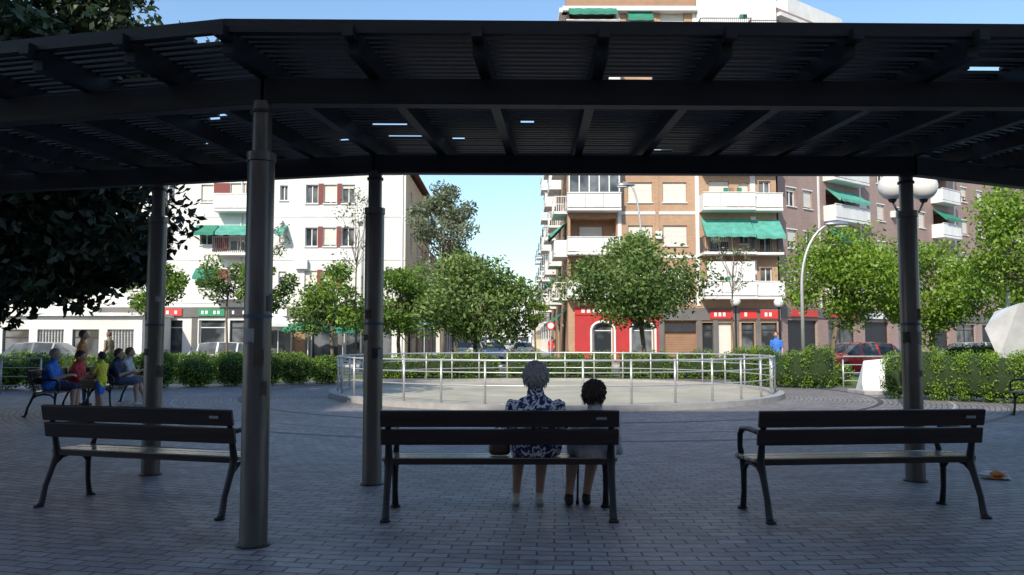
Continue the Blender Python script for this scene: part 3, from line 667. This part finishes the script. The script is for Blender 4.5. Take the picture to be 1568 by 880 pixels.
# ---------------------------------------------------------------- vehicles
def car(x,y,yaw,col,nm='parked_car',z=SZ-.006):
    e=empty(nm,(x,y,z),yaw); mb=MB()
    paint,nt,b=_new('car_paint'); b.inputs['Base Color'].default_value=(*col,1); b.inputs['Roughness'].default_value=.25; b.inputs['Coat Weight'].default_value=.6
    S=[(-2.0,.66,.62,.62,.60,0),(-1.95,.78,.84,.85,.70,0),(-1.75,.82,.92,1.08,.66,0),(-1.45,.84,.93,1.38,.58,1),(-1.38,.84,.93,1.41,.58,0),(-.55,.85,.92,1.46,.58,1),(-.47,.85,.92,1.46,.58,0),(.35,.85,.90,1.43,.57,1),(.43,.85,.90,1.41,.57,0),(1.05,.84,.88,1.0,.62,2),(1.2,.84,.87,.90,.66,3),(1.8,.80,.78,.80,.62,3),(2.02,.70,.62,.64,.56,3),(2.07,.62,.45,.46,.5,3)]
    rings=[]
    for (sx,w,bz,rz,rw,g) in S:
        half=[(w*.9,.22),(w,.36),(w*1.0,.6 if bz>.62 else bz*.9),(w*.965,bz),(rw,rz),(rw*.5,rz+.025)]
        rings.append([V3((sx,-a,c)) for a,c in half]+[V3((sx,a,c)) for a,c in reversed(half)])
    n=12
    for i in range(len(rings)-1):
        for j in range(n-1):
            m=paint
            if i in (2,4,6) and j in (3,7): m=m_glass
            if i==8 and j in (3,4,5,6,7): m=m_glass
            if i==2 and j in (4,5,6): m=m_glass
            mb.add([rings[i][j],rings[i+1][j],rings[i+1][j+1],rings[i][j+1]],[(0,1,2,3)],m)
        mb.add([rings[i][0],rings[i+1][0],rings[i+1][11],rings[i][11]],[(0,1,2,3)],m_dark)
    mb.add(rings[0],[tuple(range(n))],paint); mb.add(rings[-1],[tuple(range(n))],m_dark)
    mb.obj('body',e,False)
    w=MB()
    for wx in (-1.25,1.3):
        for s_ in (-1,1):
            w.tube([(wx,s_*.80,.31),(wx,s_*.858,.31)],.37,m_dark,20); w.tube([(wx,s_*.70,.305),(wx,s_*.88,.305)],.305,m_tire,20); w.tube([(wx,s_*.881,.305),(wx,s_*.89,.305)],.19,m_chrome,12)
    for s_ in (-1,1):
        w.box(1.86,2.04,s_*.62-.13,s_*.62+.13,.60,.72,m_globe); w.box(-2.01,-1.9,s_*.66-.1,s_*.66+.1,.62,.86,m_redsign); w.box(.78,.92,s_*.90-.08,s_*.90+.08,.9,1.0,paint)
    w.box(2.05,2.085,-.25,.25,.36,.46,m_white); w.box(-2.03,-2.0,-.25,.25,.5,.6,m_white)
    w.obj('wheels_and_lights',e); return e
H=math.pi/2
car(14.6,33.9,math.radians(200),(.85,.03,.03)); car(21.8,38.2,math.radians(180),(.35,.36,.38)); 
car(-1.2,57,-H,(.25,.30,.36)); car(.8,60,H,(.55,.55,.56)); car(-3.6,62,-H,(.6,.6,.6)); car(-3.4,70,-H,(.1,.1,.12)); car(.95,72,H,(.06,.07,.09)); car(1.2,80,H,(.5,.5,.5)); car(-3.3,79,-H,(.3,.05,.05)); car(-.9,95,-H,(.5,.5,.5))
car(-21,36.5,0,(.06,.07,.1)); car(-13,37.3,0,(.5,.5,.52)); car(-26.5,36.6,0,(.4,.4,.42)); car(27,37.5,math.pi,(.5,.5,.5))
# ---------------------------------------------------------------- buildings
GZ=SZ+.12
e=empty('white_apartment_building'); mb=MB()
X0=-27.;X1=-7.; Yf=52.; W=X1-X0; Ht=12.75
fr=FR((X0,Yf,GZ),(1,0,0),(0,-1,0)); U=lambda px:(px-784)/1220*Yf-X0
ops=[]
for k in range(3):
    zc=5.35+2.85*k
    for a,b in ((465,484),(521,541)): ops.append((U(a),U(b),zc-.6,zc+.65,'win'))
    ops.append((U(493),U(513),zc-.6,zc+.65,'win'))
    ops.append((U(348),U(372),zc-.9,zc+.75,'win')); ops.append((U(303),U(322),zc-.5,zc+.65,'win'))
    ops.append((U(425),U(437),zc-.4,zc+.6,'win')); ops.append((U(240),U(262),zc-.6,zc+.65,'win')); ops.append((U(195),U(215),zc-.6,zc+.65,'win'))
sh=[(200,235,'solid',m_shut),(245,280,'shop',m_frame),(305,345,'shop',m_frame),(352,385,'shop',m_dark),(392,440,'shop',m_frame),(447,470,'solid',m_orange),(478,520,'shop',m_dark),(528,560,'shop',m_frame),(568,600,'shop',m_dark)]
for a,b,k,mm in sh: ops.append((U(a),U(b),.15,2.75,k,mm))
facade(mb,fr,W,Ht,ops,m_plasterW,.22)
for k in range(3):
    zc=5.35+2.85*k
    fr.box(mb,U(484)+.02,U(493)-.02,zc-.67,zc+.72,-.02,.035,m_redpanel); fr.box(mb,U(513)+.02,U(521)-.02,zc-.67,zc+.72,-.02,.035,m_redpanel)
    fr.box(mb,U(322)+.03,U(348)-.03,zc-.9,zc+.75,-.02,.035,m_redpanel); fr.box(mb,U(372)+.03,U(386),zc-.9,zc+.75,-.02,.035,m_redpanel)
    balcony(mb,fr,U(330),U(388),zc-1.1,.95,'panel' if k!=1 else 'bars')
    fr.box(mb,0,W,zc-1.5,zc-1.42,-.02,.04,m_slab)
for k,(a,b) in enumerate(((298,332),(334,386),(425,438),(298,330))):
    zc=5.35+2.85*(1 if k<3 else 0)
    awning(mb,fr,U(a),U(b),zc+.8,.55,.95 if k<3 else .6,[m_green,m_teal,m_teal,m_green][k])
fr.box(mb,0,W,2.95,3.6,-.02,.12,m_dgrey)
for a,b,mm in ((305,345,m_greensign),(352,388,m_dark),(392,440,m_white),(478,520,m_bluesign),(528,560,m_white),(245,280,m_redsign)):
    fr.box(mb,U(a),U(b),3.02,3.5,.123,.19,mm)
    n=max(2,int((U(b)-U(a))/.3))
    for q in range(n):
        if random.random()<.75: fr.box(mb,U(a)+.2+q*(U(b)-U(a)-.4)/n,U(a)+.2+(q+.6)*(U(b)-U(a)-.4)/n,3.15,3.37,.193,.205,m_white if mm is not m_white else m_dark)
for a in (300,388,443,474,524,564): fr.box(mb,U(a)-.25,U(a)+.1,-.1,2.93,-.02,.05,m_dgrey)
awning(mb,fr,U(392),U(440),2.9,.6,1.2,m_white)
fr.box(mb,-.5,W+.5,Ht+.003,Ht+.22,-.3,.55,m_slab)
frs=FR((X1,Yf,GZ),(0,1,0),(1,0,0)); ops=[]
for k in range(3):
    zc=5.35+2.85*k
    for u in (2.4,6,9.5,12): ops.append((u,u+1.0,zc-.6,zc+.65,'win'))
ops+= [(1.5,4,.1,2.7,'shop',m_dark),(6,9,.1,2.7,'solid',m_orange),(10,13,.1,2.7,'shop',m_frame)]
facade(mb,frs,15,Ht,ops,m_cream,.2)
for k in range(3): balcony(mb,frs,8.8,13.4,5.35+2.85*k-1,.8,'bars')
mb.box(X0,X1,Yf+14.9,Yf+15,GZ,GZ+Ht,m_cream); mb.box(X0-.1,X0,Yf,Yf+15,GZ,GZ+Ht,m_plasterW)
rt=GZ+Ht+.22; mb.add([(X0-.5,Yf-.5,rt),(X1+.5,Yf-.5,rt),(X1+.5,Yf+15.5,rt),(X0-.5,Yf+15.5,rt),(X0+5,Yf+7.5,rt+2.2),(X1-5,Yf+7.5,rt+2.2)],[(0,1,5,4),(1,2,5),(2,3,4,5),(3,0,4)],m_tile)
mb.tube([(X1-.2,Yf-.06,GZ),(X1-.2,Yf-.06,GZ+Ht)],.05,m_slab,8); mb.tube([(X0+9.2,Yf-.06,GZ+3.7),(X0+9.2,Yf-.06,GZ+Ht)],.05,m_slab,8)
for (a,zc) in ((545,9.5),(452,6.4),(412,9.0)): fr.box(mb,U(a),U(a)+.8,zc-.3,zc+.3,.02,.35,m_frame)
mb.obj('walls_windows_roof',e)
e=empty('low_shop_building'); mb=MB(); fr=FR((-40,47.9,GZ),(1,0,0),(0,-1,0)); ops=[]
for k in range(8): ops.append((1+k*2.1,2.6+k*2.1,.4 if k%3 else .1,2.1,'solid' if k%2 else 'shop',m_galv if k%2 else m_dark))
facade(mb,fr,17.8,2.9,ops,m_plasterW,.15); fr.box(mb,-.2,18,2.903,3.1,-4,.3,m_slab); mb.box(-22.21,-22.2,47.9,51.9,GZ,GZ+2.9,m_plasterW)
for k in range(1,8,2):
    for q in range(9): fr.box(mb,1.05+k*2.1+q*.18,1.09+k*2.1+q*.18,.4,2.1,-.05,-.01,m_dark)
mb.obj('walls_and_roof',e)
# --- brick apartment building (right, facing us)
brA=brickmat('tan_brick',(.50,.30,.18),(.42,.24,.145),(.44,.35,.26),(1,0,0)); brS=brickmat('tan_brick_side',(.50,.30,.18),(.42,.24,.145),(.44,.35,.26),(0,1,0))
e=empty('brick_apartment_building'); mb=MB(); X0=3.67; W=13.85; Ht=23.3
fr=FR((X0,Yf,GZ),(1,0,0),(0,-1,0)); U=lambda px:(px-784)/1220*Yf-X0
ops=[];ZC=[5.4+2.87*k for k in range(7)]
for k,zc in enumerate(ZC):
    ops.append((U(874),U(945),zc-1.15,zc+1.2,'loggia',brA)) if k not in(2,5) else None
    ops.append((U(963),U(1001),zc-.62,zc+.72,'shut' if k%3!=1 else 'win')); ops.append((U(1017),U(1054),zc-.62,zc+.72,'shut' if k!=3 else 'win'))
    ops.append((U(1088),U(1120),zc-1.1,zc+.8,'win')); ops.append((U(1135),U(1150),zc-.5,zc+.7,'win')); ops.append((U(1166),U(1184),zc-1.1,zc+.8,'win'))
ops+= [(U(908),U(938),.1,2.55,'shop',m_frame),(U(968),U(1000),.1,2.55,'shop',m_frame),(U(1017),U(1066),.1,2.7,'solid',m_orange),(U(1075),U(1092),.1,2.6,'shop',m_dark),(U(1098),U(1120),.1,2.6,'solid',m_shut),(U(1135),U(1155),.1,2.6,'shop',m_dark),(U(1165),U(1190),.1,2.6,'shop',m_dark)]
facade(mb,fr,W,Ht,ops,brA,.22)
fr.box(mb,U(880),U(907),.0,3.1,-.02,.08,m_redshop); fr.box(mb,U(939),U(967),0,3.1,-.02,.08,m_redshop); fr.box(mb,U(1001),U(1012),0,3.1,-.02,.08,m_redshop)
fr.box(mb,U(907)+.01,U(939)-.01,2.58,3.1,-.02,.08,m_redshop); fr.box(mb,U(967)+.01,U(1001)-.01,2.58,3.1,-.02,.08,m_redshop)
fr.box(mb,U(880),U(1012),3.103,3.62,-.02,.14,m_redsign)
for (a,b) in ((905,941),(965,1003)):
    cu=(U(a)+U(b))/2; R_=(U(b)-U(a))/2; pts=[fr.p(cu+R_*math.cos(t),2.1+R_*.75*math.sin(t),.11) for t in [math.pi*q/14 for q in range(15)]]
    mb.tube([fr.p(cu+R_,.1,.11)]+pts+[fr.p(cu-R_,.1,.11)],.075,m_white,8)
for q in range(9): fr.box(mb,U(890)+q*.36,U(890)+q*.36+.22,3.24,3.48,.143,.155,m_white)
fr.box(mb,U(1014),W,2.75,3.55,-.02,.12,m_dgrey)
for a,b in ((1086,1122),(1132,1158),(1163,1192)):
    fr.box(mb,U(a),U(b),2.85,3.4,.123,.2,m_redsign)
    n=int((U(b)-U(a))/.28)
    for q in range(1,n-1): fr.box(mb,U(a)+q*.28,U(a)+q*.28+.17,3.0,3.25,.203,.215,m_white)
for a in (1012,1070,1095,1127,1160): fr.box(mb,U(a)-.15,U(a)+.15,-.05,2.74,-.02,.1,m_dgrey)
fr.box(mb,U(1014),U(1066),2.0,2.0+.5,.0-.19,-.05,m_dark)
for k,zc in enumerate(ZC):
    zf=zc-1.3
    fr.box(mb,U(950),U(1070),zf-.13,zf+.07,-.02,.05,m_slab)
    balcony(mb,fr,U(868),U(950),zf+.15,1.0,'panel' if k!=4 else 'wbars')
    if k in (2,5):
        fr.box(mb,U(870),U(948),zf+1.17,zf+1.2,0,.95,m_frame)
        fr.quad(mb,[(U(871),zf+1.2,.93),(U(947),zf+1.2,.93),(U(947),zf+2.5,.93),(U(871),zf+2.5,.93)],m_glass)
        for q in range(6): u=U(871)+(U(947)-U(871))*q/5; fr.box(mb,u-.04,u+.04,zf+1.2,zf+2.5,.90,.98,m_frame)
        fr.box(mb,U(870),U(948),zf+2.5,zf+2.62,-.01,1.0,m_frame)
    kd=['panel','bars','panel','panel','bars','panel','bars'][k]
    balcony(mb,fr,U(1073),U(1152),zf+.15,1.25,kd); balcony(mb,fr,U(1153),U(1196),zf+.15,.9,kd)
    fr.box(mb,U(1152),U(1160),zf+.2,zf+2.6,-.02,.06,m_slab)
    fr.box(mb,U(1154),U(1196),zf+1.6,zf+2.7,-.015,.015,m_slab) if k in(5,6) else None
    for q in range(3):
        if random.random()<.5: u=U(1076)+random.uniform(0,3); fr.box(mb,u,u+.25,zf+1.18,zf+1.42,1.0,1.2,random.choice([m_core,m_green,m_orange]))
    if k%2: fr.box(mb,U(1004),U(1014),zc-.2,zc+.3,.02,.33,m_frame)
fr.box(mb,U(1078),U(1150),ZC[0]-.2,ZC[0]+1.1,1.0,1.08,m_slab)
awning(mb,fr,U(1075),U(1150),ZC[1]+1.15,1.15,1.45,m_teal); awning(mb,fr,U(1152),U(1196),ZC[1]+1.1,1.2,1.3,m_teal)
awning(mb,fr,U(872),U(946),ZC[6]+1.2,.9,1.3,m_green); awning(mb,fr,U(965),U(1004),ZC[6]+.9,.7,.6,m_green); awning(mb,fr,U(1100),U(1150),ZC[4]+1.1,.8,1.3,m_teal)
for a in (950,1008,1070): fr.box(mb,U(a)-.12,U(a)+.12,3.7,Ht,-.02,.06,m_slab if a!=1008 else brA)
fr.box(mb,-.3,U(1072),Ht+.003,Ht+.3,-.3,.5,m_slab); fr.box(mb,-.1,U(1072),Ht+.303,Ht+1.1,-.25,.1,m_orange)
fr.box(mb,U(1073),U(1197),Ht-1.4,Ht+3.2,-6,.25,m_slab); fr.box(mb,U(1072),U(1198),Ht+3.203,Ht+3.4,-6.2,.4,m_slab)
frs=FR((X0,Yf+26,GZ),(0,-1,0),(-1,0,0)); ops=[]
for k,zc in enumerate(ZC):
    for u in (1.5,5.2,9,13,17,21,23.5): ops.append((u,u+1.3,zc-.7,zc+.7,'win'))
for u in (2,8,14,20): ops.append((u,u+3,.1,2.7,'shop',m_dark))
facade(mb,frs,26,Ht,ops,brS,.2)
for k,zc in enumerate(ZC):
    for u in (1,8.6,16.2,22.6): balcony(mb,frs,u,u+3.0,zc-1.15,.9,'panel' if (k+int(u))%2 else 'wbars')
awning(mb,frs,21,25,3.5,.9,1.4,m_green); awning(mb,frs,22.6,25.4,ZC[1]+1.1,.9,1.2,m_teal); awning(mb,frs,16.2,19,ZC[0]+1.1,.9,1.2,m_green)
frs.box(mb,-.1,26.2,Ht+.003,Ht+.3,-.3,.5,m_slab); mb.box(X0+.01,X0+W,Yf+.3,Yf+26,GZ+Ht-.1,GZ+Ht,m_dgrey); mb.box(X0+.01,X0+W,Yf+25.9,Yf+26,GZ,GZ+Ht-.11,brS)
mb.box(X0+W-.1,X0+W,Yf,Yf+26,GZ,GZ+Ht+.2,brS)
mb.obj('walls_windows_balconies',e)
# --- receding brick building (right)
Ud=V3((30.1,22,0)).normalized(); Nd=V3((Ud.y,-Ud.x,0))
brB=brickmat('brown_brick',(.37,.24,.21),(.30,.19,.165),(.38,.32,.29),tuple(Ud))
e=empty('brown_brick_apartment_building'); mb=MB(); O=V3((17.75,52.7,GZ)); fr=FR(O,Ud,Nd); W=44; Ht=23.2; ops=[]
cols=[(1.0,2.0,'win'),(2.9,3.9,'win'),(5.6,7.9,'loggia'),(10.2,11.2,'win'),(12.4,13.4,'win'),(15.2,16.2,'win'),(18.6,19.6,'win'),(21,23.4,'loggia'),(26,27,'win'),(29,30,'win'),(32.5,35,'loggia'),(37,38,'win'),(40,41,'win')]
for k,zc in enumerate(ZC):
    for a,b,kk in cols:
        if kk=='loggia': ops.append((a,b,zc-1.1,zc+1.0,'loggia',brB))
        else: ops.append((a,b,zc-.6,zc+.65,random.choice(['win','shut','win'])))
for q in range(9): ops.append((.8+q*4.7,4.2+q*4.7,.1,2.8,'shop' if q%2 else 'solid',m_dark))
facade(mb,fr,W,Ht,ops,brB,.2)
for k,zc in enumerate(ZC):
    for a in (5.3,20.7,32.2):
        balcony(mb,fr,a,a+4.4 if a<6 else a+3,zc-1.15,1.0,'panel' if (k+int(a))%3 else 'wbars')
    if k in (1,2,3,5): awning(mb,fr,5.6,8.0 if k%2 else 9.4,zc+1.1,.85,1.25,m_green if k%2 else m_teal)
    if k in (0,2,4): awning(mb,fr,20.9,23.4,zc+1.1,.85,1.25,m_green)
    for a,b,kk in cols:
        if kk=='win': fr.box(mb,a-.1,b+.1,zc+.66,zc+.74,-.02,.03,m_slab)
    if k%2==0: fr.box(mb,14.3,14.9,zc-.2,zc+.3,.0,.35,m_frame)
fr.box(mb,0,W,3.0,3.6,-.02,.1,m_dgrey)
for a,b,mm in ((1,4,m_redsign),(5.5,9,m_redsign),(10,13,m_white),(15,18,m_dgrey),(20,23.5,m_bluesign)): fr.box(mb,a,b,3.05,3.5,.103,.18,mm)
for uu in (4.6,9.9,17.3,24.6): fr.box(mb,uu,uu+.18,3.7,Ht,-.02,.05,m_slab)
fr.box(mb,-.2,W,Ht+.003,Ht+.25,-.4,.7,m_slab); fr.box(mb,-.2,W,Ht+.253,Ht+.9,-.3,.0,brB); fr.box(mb,0,W,Ht-.1,Ht-.01,-12,-.01,m_dgrey)
fr.box(mb,W-.1,W,0,Ht-.12,-12,-.01,brB); fr.box(mb,4,11,Ht+.3,Ht+3.2,-6,-1.6,m_slab); fr.box(mb,6,6.05,Ht+3.2,Ht+6,-3.05,-3,m_galv)
for q in range(5): fr.box(mb,5.4,6.7,Ht+4+.3*q,Ht+4.03+.3*q,-3.04,-3.01,m_galv)
mb.obj('walls_windows_balconies',e)
# --- further buildings
def block(name,x0,y0,x1,y1,h,wall,faces,fh=2.95,seed=1):
    random.seed(seed); e=empty(name); mb=MB()
    mb.box(x0+.3,x1-.3,y0+.3,y1-.3,GZ,GZ+h-.1,m_dark); mb.box(x0,x1,y0,y1,GZ+h,GZ+h+.3,m_slab)
    for f in faces:
        if f=='f': fr=FR((x0,y0,GZ),(1,0,0),(0,-1,0)); W=x1-x0
        if f=='l': fr=FR((x0,y1,GZ),(0,-1,0),(-1,0,0)); W=y1-y0
        if f=='r': fr=FR((x1,y0,GZ),(0,1,0),(1,0,0)); W=y1-y0
        if f=='b': fr=FR((x1,y1,GZ),(-1,0,0),(0,1,0)); W=x1-x0
        ops=[];nf=int((h-3.3)/fh); nc=max(1,int(W/3.2))
        for k in range(nf):
            for c in range(nc):
                u=(c+.5)*W/nc; ops.append((u-.6,u+.6,3.3+k*fh+.9,3.3+k*fh+2.2,random.choice(['win','shut','win'])))
        for c in range(0,nc): ops.append((c*W/nc+.4,(c+1)*W/nc-.4,.1,2.7,random.choice(['shop','solid']),m_dark))
        facade(mb,fr,W,h,ops,wall,.2)
        for k in range(nf):
            for c in range(0,nc,2):
                u=(c+.5)*W/nc; balcony(mb,fr,u-1.2,u+1.2,3.3+k*fh+.1,.8,'panel' if seed%2 else 'bars')
    mb.obj('walls_windows',e); return e
block('street_apartment_building',4.0,79,16,112,15.5,m_plasterW,['f','l'],seed=2)
block('street_apartment_building.001',4.6,113,16,160,12,m_cream,['f','l'],seed=3)
block('street_apartment_building.002',-22,84,-7.6,118,9.3,m_plasterW,['f','r'],seed=4)
block('street_apartment_building.003',-22,120,-7.2,180,8.5,m_cream,['f','r'],seed=5)
block('street_apartment_building.004',-14,250,22,262,15,m_plasterW,['f'],seed=6)
block('street_apartment_building.005',5.4,162,16,215,10,m_plasterW,['f','l'],seed=8)
block('left_apartment_building',-75,62,-30,75,16,m_plasterW,['f','r'],seed=9)
# unseen buildings added behind the viewer, sized so their shadow covers the near square
block('rear_shade_building',-17.5,-28,38,-12,21.6,brA,['b'],seed=11)
block('rear_shade_tower',-50,-28,-18,-12,26.5,brA,['b'],seed=12)
random.seed(5)
def parasol(x,y,m,h=2.6,r=1.5):
    mb=MB(); mb.tube([(x,y,GZ),(x,y,h)],.03,m_frame,8); n=8
    vs=[(x,y,h)]+[(x+r*math.cos(2*math.pi*i/n),y+r*math.sin(2*math.pi*i/n),h-.55) for i in range(n)]+[(x+r*math.cos(2*math.pi*i/n),y+r*math.sin(2*math.pi*i/n),h-.75) for i in range(n)]
    mb.add(vs,[(0,1+i,1+(i+1)%n) for i in range(n)]+[(1+i,1+(i+1)%n,9+(i+1)%n,9+i) for i in range(n)],m); mb.tube([(x,y,GZ),(x,y,GZ+.08)],.3,m_dark,12); mb.obj('terrace_parasol')
parasol(-12.6,49.3,m_green,2.7,1.7); parasol(-14.6,49.8,m_white,3.0,1.4); parasol(-10.6,50,m_green,2.6,1.3)
# ---------------------------------------------------------------- trees & hedges
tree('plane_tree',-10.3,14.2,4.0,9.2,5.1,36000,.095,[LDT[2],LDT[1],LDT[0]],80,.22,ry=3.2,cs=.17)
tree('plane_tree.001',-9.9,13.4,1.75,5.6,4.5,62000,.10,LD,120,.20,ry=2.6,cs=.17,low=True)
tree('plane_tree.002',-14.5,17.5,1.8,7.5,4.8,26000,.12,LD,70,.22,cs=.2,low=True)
tree('young_tree',-11.1,31,2.6,4.9,1.15,1700,.075,LO,16,.05)
tree('young_tree.001',-9.6,31,2.4,4.6,1.25,2600,.075,LG,18,.06)
tree('young_tree.002',-7.0,31,1.5,4.5,1.6,5200,.08,LG,24,.07,droop=.5)
tree('plane_tree.003',-14.0,31,2.2,4.7,1.5,4000,.08,LG,20,.08)
tree('street_tree',-4.9,34.5,1.2,4.6,1.9,7000,.09,[LG[1],LG[1],LG[2]],28,.09)
tree('poplar_tree',-4.2,48.0,2.6,11.2,2.7,8500,.12,LGY,46,.13,cs=.17,z0=GZ)
tree('street_tree.001',-1.45,31.4,1.35,4.8,2.5,13500,.085,LO,44,.10,droop=.6)
tree('street_tree.002',-3.6,50.5,1.3,4.7,1.9,5000,.11,LG,26,.10,z0=GZ)
tree('plane_tree.004',4.9,31,2.1,5.4,2.8,13500,.085,LO,44,.09,droop=.4,trunk_x=.2)
tree('acacia_tree',12.0,28.3,1.75,5.35,2.3,13500,.075,[LG[0],LG[0],LG[1]],40,.10,trunk_x=-.7,cs=.2)
tree('acacia_tree.001',15.4,29.2,1.3,4.9,2.1,11000,.075,[LG[0],LG[0],LG[1]],36,.10,cs=.2)
tree('acacia_tree.002',15.6,23.6,2.4,6.3,2.2,10000,.07,[LG[0],LG[0],LG[1]],34,.09)
tree('acacia_tree.003',20,30,1.5,5.2,2.4,8000,.085,LG,34,.1)
tree('sapling',8.75,31.6,2.4,6.7,.8,360,.06,LGY,16,.035); tree('sapling.001',-6.6,33.6,3.6,8.2,1.1,420,.07,LGY,18,.04); tree('sapling.002',-10.5,34,4.2,7,.9,300,.07,LGY,14,.04)
tree('street_tree.003',1.9,66,2.0,5,1.2,1600,.12,LG,14,.08,z0=GZ); tree('street_tree.004',-4.9,66,2,6,1.8,3000,.13,LG,18,.09,z0=GZ); tree('street_tree.005',-4.8,80,2,6,1.9,2500,.14,LG,18,.09,z0=GZ)
hedge('clipped_bushes',[(-12.0,23.0),(-9,24.3),(-5.6,26.2)],.98,.95,2400,.034,LH,True)
hedge('clipped_bushes.001',[(-20,22.6),(-12.9,22.8)],.9,.9,1300,.038,LH,True)
hedge('hedge',[(-5.2,29.4),(-.6,29.9)],.95,.8,1900,.036,LH); hedge('hedge.001',[(-.1,29.9),(3.6,29.9)],.88,.8,1900,.036,LH); hedge('hedge.002',[(4.1,29.8),(8.2,28.6)],.98,.8,1900,.036,LH)
hedge('hedge.003',[(6.95,24.6),(9.2,23.2)],1.12,1.0,3400,.03,LH); hedge('hedge.006',[(8.5,26.5),(10.2,24.6)],.7,.7,2000,.032,LH)
hedge('hedge.004',[(9.15,19.3),(11.2,17.7),(16,15.2)],1.16,.95,4800,.026,[LH[0],LH[0],LH[1]])
hedge('hedge.005',[(16.8,30.6),(24,30.6)],1.2,.9,1200,.045,[LH[1],LH[2],LH[2]]); hedge('hedge.007',[(-24,31.4),(-9,31.4)],.9,.8,900,.045,LH)
# fallen leaves
n=1300; P=np.stack([rng.uniform(-7,9,n),rng.uniform(4.2,17,n),np.full(n,.012)],1); L_=leaves(P,.016); L_[:,:,2]=.004+np.abs(L_[:,:,2]-.012)*.35
quads_mesh('fallen_leaves',L_,[M('dry_leaf',(.34,.24,.11),.8),M('pale_bit',(.55,.52,.46),.8)],(rng.random(n)<.3))
# ---------------------------------------------------------------- light
el=math.radians(36); rot=math.radians(203)
w=bpy.data.worlds.new('World'); sc.world=w; w.use_nodes=True; nt=w.node_tree; bg=nt.nodes['Background']
sk=nt.nodes.new('ShaderNodeTexSky'); sk.sky_type='NISHITA'; sk.sun_disc=False; sk.sun_elevation=el; sk.sun_rotation=rot; sk.air_density=1.3; sk.dust_density=1.0; sk.ozone_density=2.6
tint=nt.nodes.new('ShaderNodeMix'); tint.data_type='RGBA'; tint.blend_type='MULTIPLY'; tint.inputs[0].default_value=1; tint.inputs[7].default_value=(1.2,1.32,1.42,1)
nt.links.new(sk.outputs[0],tint.inputs[6]); nt.links.new(tint.outputs[2],bg.inputs[0]); bg.inputs[1].default_value=.15
sd=bpy.data.lights.new('sun','SUN'); sd.energy=5.0; sd.angle=math.radians(.5); sd.color=(1,.92,.78)
so=bpy.data.objects.new('sun',sd); sc.collection.objects.link(so)
sdir=V3((math.sin(rot)*math.cos(el),math.cos(rot)*math.cos(el),math.sin(el))); so.rotation_euler=sdir.to_track_quat('Z','Y').to_euler(); so.location=(0,-20,40)
# ---------------------------------------------------------------- camera
cd=bpy.data.cameras.new('camera'); cd.sensor_width=36; cd.lens=28.0; cd.clip_end=3000; cd.clip_start=.05
co=bpy.data.objects.new('camera',cd); sc.collection.objects.link(co); co.location=(0,0,1.365); co.rotation_euler=(math.radians(90+3.85),0,0); sc.camera=co
sc.view_settings.view_transform='Standard'; sc.view_settings.look='None'; sc.view_settings.exposure=0
